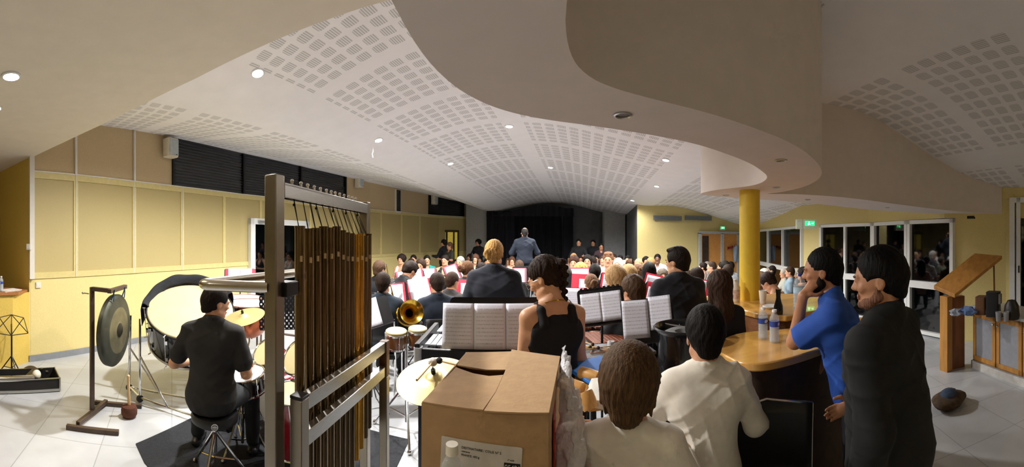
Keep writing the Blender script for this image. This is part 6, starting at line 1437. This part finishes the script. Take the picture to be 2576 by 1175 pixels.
def relax():
    fixed = [(XY(px, r), .24) for px, r in ((1243, 3.3), (1706, 3.05), (1808, 2.5), (1320, 8.6))]+[((*[v for v in bc[:2]],), .5)]
    def pts(s, r):
        x, y = XY(s['px'], r); a = -TH(s['px'])+math.radians(s['face']); fx_, fy_ = -math.sin(a), math.cos(a)
        return [(x, y)]+([(x+fx_*.30, y+fy_*.30)] if s['ch'] else [])
    for it in range(300):
        mv = 0
        for i, s in enumerate(SPEC):
            for t_ in SPEC[i+1:]:
                if abs(s['r']-t_['r']) > 1.3 or abs(TH(s['px'])-TH(t_['px']))*s['r'] > 1.2: continue
                A_, B_ = pts(s, s['r']), pts(t_, t_['r'])
                d, k = min((math.dist(p, q), (p, q)) for p in A_ for q in B_)
                if d < .52:
                    sg = 1 if (s['r'] > t_['r'] or (s['r'] == t_['r'] and i % 2)) else -1; st = (.52-d)*.25; s['r'] += sg*st; t_['r'] -= sg*st; mv += st
            for f, rad in fixed:
                for p in pts(s, s['r']):
                    d = math.dist(p, f)
                    if d < rad+.22: s['r'] += (1 if s['r'] > math.hypot(*f) else -1)*(rad+.22-d)*.3
            s['r'] += (s['r0']-s['r'])*.01
            s['r'] = min(max(s['r'], s['r0']-1.0), s['r0']+1.2)
        if mv < .01: break
def make_crowd():
    relax()
    for s in SPEC:
        po, tp, ha, hc_, sk, tc_, lc_, yw_, g_2, h_, w_ = s['a']
        # keep people of believable size: nudge the distance if it would make them very small or tall
        t = crowd(s['desc'], s['px'], s['yt'], s['r'], s['face'], po, tp, ha, hc_, sk, tc_, lc_, yw_, g_2, h_, w_)
        if 'glasses' in s['desc']:
            q = bpy.data.objects.new('glasses', GL.data); C.objects.link(q); q.parent = t; q.matrix_local = [c for c in t.children if c.name.startswith('hair')][0].matrix_local
        if s.get('seat'):
            x, y = XY(s['px'], s['r']); chair(chair_label(s['desc']), x, y, -TH(s['px'])+math.radians(s['face']), CROWD[-1][1], None)
# --- band, seen mostly from behind: (description, px, y of head top, distance, facing, pose, top, hair, hair colour, top colour, head turn)
B = [
 ('musician in dark jacket nearest the tubular bells, hand at his face', 962, 685, 4.25, -15, 'play', 'long', 'short', '2a1d16', '1f2b38', 0),
 ('bowed dark haired musician reading beside the raised cornet', 998, 669, 5.3, -50, 'bow', 'long', 'quiff', '231813', '15161b', 0),
 ('musician with short brown hair farthest back behind the bells', 950, 657, 6.2, -40, 'lowplay', 'short', 'thick', '4a3627', '20242c', 0),
 ('horn player in dark blue shirt, back turned, left of the vibraphone', 1102, 686, 4.3, 15, 'lowplay', 'long', 'short', '2e211a', '1c2636', 0),
 ('player with glasses in charcoal tee shirt right behind the horn player', 1132, 684, 5.0, -45, 'lowplay', 'tee', 'short', '3a2a20', '3a3635', 0),
 ('long dark haired woman facing the camera near the left wall', 1060, 651, 7.2, 160, 'sitfold', 'short', 'long', '33231c', '1c1d22', 0),
 ('brown haired woman musician in grey top seen from behind, near the clarinets', 1172, 656, 6.1, -40, 'lowplay', 'short', 'bun', '5a3c28', '4a4547', 0),
 ('dark haired clarinet player just left of the blond bun', 1213, 661, 6.3, 150, 'lowplay', 'tank', 'bob', '1d1613', '202228', 0),
 ('small musician with long brown hair below the conductor', 1307, 655, 8.0, 10, 'lowplay', 'short', 'long', '4b382b', '2a2c33', 0),
 ('musician with cropped greying hair and blue jacket behind the dark braid', 1424, 666, 5.4, 30, 'lowplay', 'long', 'crop', '5b5550', '22384e', 30),
 ('musician with curly golden hair in the middle rows', 1461, 662, 6.4, 0, 'lowplay', 'short', 'curly', 'c29d57', '2b2d33', 0),
 ('dark haired musician in black jacket right of the golden curls', 1498, 664, 5.3, 10, 'lowplay', 'long', 'short', '17120f', '22262e', 0),
 ('musician with brown bun just above the notched music stand', 1488, 690, 4.9, 5, 'lowplay', 'short', 'bun', '70523a', '1b1d24', 20),
 ('glasses wearing musician with streaked blond hair, face in profile', 1556, 669, 4.75, 55, 'lowplay', 'short', 'bob', 'a5835a', '55565b', 0),
 ('blond bob haired musician behind the streaked blond profile', 1585, 667, 5.3, 20, 'lowplay', 'short', 'bob', 'b89768', '2a2b30', 0),
 ('brown bob haired musician right above the two page music stand', 1598, 695, 4.0, 20, 'lowplay', 'short', 'thick', '4a3525', '1a1c22', 25),
 ('musician with long straight black hair and pale headband', 1634, 661, 5.6, 5, 'lowplay', 'tank', 'long', '120f0e', 'cfc9c4', 0),
 ('small dark haired musician right of the standing young man', 1759, 672, 5.4, 60, 'lowplay', 'long', 'short', '2c2019', '1b1d24', 0),
 ('curly brown haired musician in pale top beside the long black hair', 1608, 666, 6.4, 110, 'play', 'tee', 'curly', '5d4330', 'c9c0b4', 0),
]
for i, (d_, px, yt, r, fa, po, tp, ha, hc_, tc_, yw_) in enumerate(B): seated(d_, px, yt, r, fa, po, tp, ha, hc_, tc_, yw_, h=.012 if r < 5 else .016, band=i in (0, 1, 2, 3, 8, 15))
# --- audience facing us or turned to the left
A = [
 ('woman with curly dark hair in white strappy top by the left wall', 1010, 640, 9.3, 150, 'sit', 'tank', 'curly', '1e1613', 'e6e2de', 0, .88),
 ('child in lime yellow shirt beside the woman in white top', 1034, 650, 9.0, 165, 'sit', 'tee', 'short', '211713', 'b9c23a', 0, .85),
 ('dark haired listener behind the lime yellow shirt', 1040, 641, 10.0, 170, 'sit', 'short', 'short', '1a1412', '3a4048', 0, 1.0),
 ('listener in bright teal tee shirt at the left wall', 1074, 642, 9.2, 185, 'sit', 'tee', 'short', '15110f', '19857f', 0, .95),
 ('large woman in black sleeveless top left of the clarinets', 1121, 641, 8.6, 160, 'sitfold', 'tank', 'short', '1d1613', '16171c', 0, 1.08),
 ('grey haired listener in pale grey shirt behind the clarinets', 1158, 645, 8.4, 150, 'sit', 'tee', 'short', '8d8983', 'a9a8a8', 0, 1.0),
 ('listener in light grey top left of the blond bun', 1196, 640, 9.6, 175, 'sit', 'tee', 'thick', '4d3225', '8f9294', 0, 1.0),
 ('woman in white top sitting beyond the black stand, left of the conductor', 1288, 646, 10.2, 180, 'sit', 'tank', 'bob', '4a3226', 'd6d6dc', 0, .9),
 ('child in turquoise shirt in the middle of the front row', 1444, 644, 7.9, 170, 'sit', 'tee', 'thick', '3a2419', '2fa6bd', 0, .85),
 ('listener with light brown hair just behind the turquoise child', 1443, 637, 9.8, 180, 'sit', 'tee', 'short', '8a6a48', '5a4038', 0, 1.0),
 ('dark haired woman in cream top, left of the two women together', 1478, 641, 8.2, 175, 'sit', 'tee', 'long', '17110f', 'dcd9d6', 0, .9),
 ('woman leaning close to the one in cream, right of the two', 1489, 645, 8.3, 150, 'sit', 'tee', 'bob', '1f1614', '46404a', 0, .9),
 ('young man in white tee shirt, largest face of the front row', 1530, 634, 7.6, 175, 'sit', 'tee', 'quiff', '70503a', 'e6e9f0', 0, 1.08),
 ('listener half hidden behind the young man in white', 1517, 643, 8.6, 165, 'sit', 'tee', 'short', '3a2a22', 'b4b2b4', 0, .95),
 ('white haired old listener right of the young man in white', 1555, 650, 8.1, 165, 'sit', 'tee', 'bob', 'cfcac0', '3a3a40', 0, .9),
 ('balding pink faced listener beside the white haired one', 1570, 653, 8.4, 160, 'sit', 'tee', 'bald', 'a59c92', '7d6a60', 0, 1.0),
 ('woman with brown curls between the bald and the smiling listener', 1585, 653, 8.2, 150, 'sit', 'tee', 'curly', '4a3226', '5f5350', 0, .95),
 ('smiling listener with glasses and sandy hair', 1606, 651, 8.2, 170, 'sit', 'tee', 'short', 'b0926a', '6c6a70', 0, 1.0),
 ('man standing out with black hair above the sandy haired listener', 1579, 643, 9.8, 170, 'sit', 'short', 'short', '14100f', '33353c', 0, 1.0),
 ('listener with dark round hair left of the tilted woman', 1625, 646, 9.4, 180, 'sit', 'tee', 'curly', '1b1613', '4a4c50', 0, .95),
 ('woman with head tilted back and light brown hair', 1636, 649, 8.6, 130, 'sit', 'tank', 'bob', '94724a', 'd8cdc6', 0, .9),
 ('dark skinned man in white shirt before the yellow wall', 1654, 639, 9.2, 175, 'sit', 'tee', 'short', '0f0c0b', 'd9dde4', 0, 1.0),
 ('curly grey haired listener beside the standing young man', 1667, 677, 6.6, 190, 'sit', 'tee', 'curly', '5b5148', '7c8070', 0, .9),
 ('listener glimpsed between the standing young man and long hair', 1730, 680, 6.8, 170, 'sit', 'tee', 'long', '2c2018', '3c3c42', 0, .85),
 ('woman with dark ponytail looking left behind the long haired woman', 1768, 660, 8.0, 90, 'sit', 'tee', 'pony', '1c1411', 'b8a08c', 0, .9),
 ('short haired man looking left before the glazed back door', 1790, 657, 7.8, 95, 'sit', 'tee', 'crop', '3a2c22', '5d6266', 0, 1.05),
 ('grey haired man half hidden left of the short haired one', 1778, 658, 8.6, 100, 'sit', 'tee', 'short', '6c655e', '6a5e58', 0, 1.0),
 ('man with wavy black hair looking left near the door', 1815, 659, 8.2, 85, 'sit', 'tee', 'short', '161110', '4a4f55', 0, 1.0),
 ('glasses wearing listener left of the yellow column', 1830, 665, 7.6, 80, 'sit', 'tee', 'short', '2c2018', 'cdd0d4', 0, .95),
 ('bowing dark haired listener next to the yellow column', 1850, 664, 7.8, 60, 'bow', 'tee', 'short', '17120f', 'b8c2cc', 0, 1.0),
 ('black haired listener half hidden behind the bespectacled one', 1838, 658, 9.2, 80, 'sit', 'tee', 'short', '120f0e', '3c4046', 0, 1.0),
 ('white haired listener right of the yellow column', 1922, 677, 7.4, 80, 'sit', 'tee', 'curly', 'd0cabd', '9c8f82', 0, .95),
 ('man in white shirt leaning by the far right window', 1942, 668, 8.0, 90, 'sit', 'tee', 'short', '1f1815', 'd2d6da', 0, 1.0),
 ('listener in brown with rough hair right of the yellow column', 1943, 694, 5.7, 60, 'bow', 'tee', 'thick', '6a5340', '6d5a48', 0, .95),
 ('person in crimson top bent over the table', 1957, 712, 5.2, 75, 'bow', 'tee', 'bob', '4a3324', 'b0284a', 0, .85),
 ('bare shouldered young woman bent forward over the far table', 1975, 697, 4.9, 70, 'bow', 'tank', 'pony', '2e1f18', 'd9b9a4', 0, .84),
 ('grey haired listener under the right hand window', 1972, 675, 8.0, 100, 'sit', 'tee', 'short', 'a59f94', '9a9a90', 0, .95),
 ('man in pale blue shirt under the right hand window', 1987, 670, 7.8, 95, 'sit', 'tee', 'short', '3b2a20', '7c93a3', 0, 1.0),
 ('woman with long dark hair left of the bearded man', 2019, 672, 6.6, 80, 'sit', 'tank', 'long', '1a1311', 'b98d78', 0, .88),
 ('old listener with white beard reflected near the window', 2004, 676, 8.6, 90, 'sit', 'tee', 'curly', 'bdb6a8', '4c5a60', 0, 1.0),
]
for d_, px, yt, r, fa, po, tp, ha, hc_, tc_, yw_, w_ in A:
    seated(d_, px, yt, r, fa, po, tp, ha, hc_, tc_, yw_, w=w_, skin=('6d4a36' if 'dark skinned' in d_ else 'cf9a7a'), band=False)
# dim rows near the stage
rs = random.Random(11); DROP = (9, 10, 11, 13, 16, 18)
cols = ['2c2a33', '4a3438', '5a5658', '3d2f2c', '6b6a70', '27303c', '70504a']
hs_ = ['1a1412', '2b1d17', '3a2a20', '15110f', '4a3a2c']
dim = [(1148, 652, 11.5), (1166, 648, 12.3), (1185, 652, 11.2), (1206, 646, 12.6), (1222, 652, 11.4), (1278, 650, 12.2), (1352, 652, 11.8), (1368, 646, 12.8), (1384, 650, 11.2), (1402, 645, 12.4), (1416, 650, 11.4), (1432, 643, 12.9), (1460, 644, 11.8), (1474, 640, 12.8), (1500, 642, 11.6), (1512, 638, 12.6), (1545, 640, 12.0), (1560, 642, 11.2), (1380, 640, 13.4), (1350, 640, 13.2), (1180, 640, 13.2)]
wd = ['leftmost', 'second', 'third', 'fourth', 'fifth', 'sixth', 'seventh', 'eighth', 'ninth', 'tenth', 'eleventh', 'twelfth', 'thirteenth', 'fourteenth', 'fifteenth', 'sixteenth', 'seventeenth', 'eighteenth', 'nineteenth', 'twentieth', 'rightmost']
order = [q for i, q in enumerate(sorted(dim)) if i not in DROP]
for i, (px, yt, r) in enumerate(order):
    seated('%s shadowy listener from the left in the dim far rows near the stage' % wd[i], px, yt, r, 175+rs.uniform(-25, 25), 'sit', 'tee', rs.choice(['short', 'long', 'bob', 'short']), rs.choice(hs_), rs.choice(cols), 0, w=rs.choice([.88, 1.0]), h=.02, band=False)
standing('dark dressed person standing in front of the lit doorway', 1116, 602, 12.6, 60, 'long'); standing('person drinking beside the lit doorway', 1131, 610, 12.0, 120, 'tee', 'thick', '5a4030', '33302c')
standing('dark silhouette standing before the grey stage wall at left', 1203, 602, 13.4, 140, 'long', 'curly'); standing('broad man standing in the shadow right of the curtain', 1456, 601, 12.6, 175, 'long', w=1.1)
standing('standing person whose head shows against the grey stage wall', 1492, 603, 13.4, 170, 'long'); standing('standing listener in dark red at the right of the stage', 1512, 612, 12.2, 190, 'tee', 'short', '1a1412', '3d2830')
make_crowd()
# --- stands with red folders
ST = [ # who, px, y, r, roll, folder, pages, page width, offset
 ('before the musician nearest the bells', 1000, 742, 4.75, -.10, True, 1, .20, -.02), ('of the bowed musician', 1019, 702, 6.2, -.25, True, 1, .21, 0), ('before the woman facing us', 1043, 706, 5.7, -.18, True, 1, .26, 0),
 ('near the left wall, small and low', 1078, 696, 6.7, 0, True, 1, .22, 0), ('left of the horn player, tall white page', 1062, 732, 4.95, -.22, True, 1, .28, -.03), ('tilted, behind the charcoal tee shirt', 1138, 687, 6.6, -.35, True, 1, .20, 0),
 ('right of the horn player, mostly red', 1158, 730, 5.2, .02, True, 1, .15, .08), ('under the conductor at left', 1307, 694, 7.0, 0, True, 1, .2, 0),
 ('between golden curls and blue jacket', 1450, 697, 5.9, 0, True, 2, .20, 0), ('left of the brown bun, mostly red', 1455, 716, 5.2, .05, True, 1, .12, .07), ('just behind the dark braid', 1446, 757, 4.3, .03, True, 1, .22, -.01),
 ('right of the brown bun', 1533, 715, 5.0, .12, True, 1, .19, 0), ('solid red, left of the brown bob', 1572, 742, 4.35, .2, True, 0, .2, 0),
 ('left of the standing young man, upper', 1640, 717, 5.0, .25, True, 1, .19, 0), ('left of the standing young man, lower', 1642, 743, 4.35, .2, True, 1, .14, 0), ('right of the standing young man', 1754, 733, 4.4, .18, True, 1, .21, 0),
]
for who, px, y, r, roll, fo, pg_, pw, off in ST:
    c = P(px, y, r); stand(who, (c.x, c.y, c.z), 0, -TH(px), .5, -roll, (.38 if abs(off) > .04 else .34 if pg_ == 0 else pw*pg_+.09), .34, fo, pg_, pw, off=off, group=None)
c = P(941, 792, 3.6); stand('at the left edge of the bongos', (c.x-.05, c.y, c.z), 0, -TH(941)-.2, .5, .35, .44, .30, False, 1, .22, group=None)
c = P(1325, 676, 7.6); t, T = stand('of the conductor', (c.x, c.y-.2, c.z-.05), 0, -TH(1325)+PI, .9, 0, .6, .4, False, 0, lab='black conductor stand in front of the conductor', group=None)
# --- instruments held
def lathe_bell(R_, L_, Q, r0=.006): return MB().lathe([(r0, 0), (r0*1.3, L_*.5), (r0*2.2, L_*.75), (R_*.45, L_*.92), (R_, L_), (R_*.97, L_+.002), (R_*.42, L_*.925), (r0, L_*.7)], 28, Q)
def trumpet(label, px, y, r, d, s=1.0):
    c = P(px, y, r); t = thing('trumpet', label, 'trumpet', c); d = Vector(d).normalized(); Q = d.to_track_quat('Z', 'Y').to_matrix().to_4x4() @ Matrix.Translation((0, 0, -.05))
    lathe_bell(.062*s, .34*s, Q).build('bell', M_brass, t)
    X = Q.to_3x3() @ Vector((1, 0, 0)); q = lambda a, b, c2=0: Q @ Vector((c2, -b, a))
    MB().tube([q(-.15, 0), q(.20, .0), q(.24, .03), q(.20, .07), q(-.04, .07), q(-.08, .035), q(-.04, .0)], .0055, 8).build('tubing', M_brass, t)
    for k in range(3): MB().cyl(q(.04+.03*k, -.05), q(.04+.03*k, .09), .011, n=12).cyl(q(.04+.03*k, -.07), q(.04+.03*k, -.05), .006, n=8).build('valve', M_chrome, t)
    MB().cyl(q(-.17, 0), q(-.15, 0), .011, .006, n=12).build('mouthpiece', M_chrome, t); return t
trumpet('brass cornet raised upright between two musicians near the bells', 980, 706, 4.6, (.15, .2, -.95), 1.1)
trumpet('trumpet pointing down held by the far left musician', 1038, 730, 5.2, (.3, .4, -.8))
def horn(label, px, y, r, d, R_):
    c = P(px, y, r); t = thing('french_horn', label, 'horn', c); d = Vector(d).normalized(); Q = d.to_track_quat('Z', 'Y').to_matrix().to_4x4()
    MB().lathe([(.02, -.32), (.028, -.2), (.05, -.09), (.10, -.03), (R_, 0), (R_*1.02, .002), (R_*.98, .004), (.095, -.025), (.045, -.09), (.02, -.2)], 40, Q).build('bell', M_brass, t)
    MB().tube([Q @ Vector((.13*math.cos(a), .13*math.sin(a), -.22-.015*k)) for k in range(2) for a in np.linspace(0, 2*PI, 24)], .011, 8).build('coils', M_brass, t); return t
horn('brass horn bell showing left of the back turned horn player', 1036, 785, 3.95, (.55, -1, .35), .135)
def clarinet(label, px, y, r, d, ln=.5):
    c = P(px, y, r); t = thing('clarinet', label, 'clarinet', c); d = Vector(d).normalized(); Q = d.to_track_quat('Z', 'Y').to_matrix().to_4x4()
    MB().lathe([(.006, -ln*.5), (.012, -ln*.42), (.014, ln*.35), (.02, ln*.44), (.034, ln*.5), (.03, ln*.5), (.01, ln*.4)], 20, Q).build('body', M_blackp, t)
    mb = MB()
    for k in range(7): mb.tube([Q @ Vector((.015*math.cos(a), .015*math.sin(a), -ln*.3+k*ln*.1)) for a in np.linspace(0, 2*PI, 12, endpoint=False)], .003, 5, closed=True)
    mb.build('keys', M_chrome, t, kind='stuff'); return t
clarinet('clarinet held upright, left of the two beside the blond bun', 1190, 672, 6.2, (.05, .1, -1)); clarinet('clarinet held slightly tilted, right of the two beside the blond bun', 1197, 688, 6.0, (-.15, .1, -1))
clarinet('clarinet held upright by the pale dressed musician at the right', 1594, 690, 5.2, (.1, .1, -1))
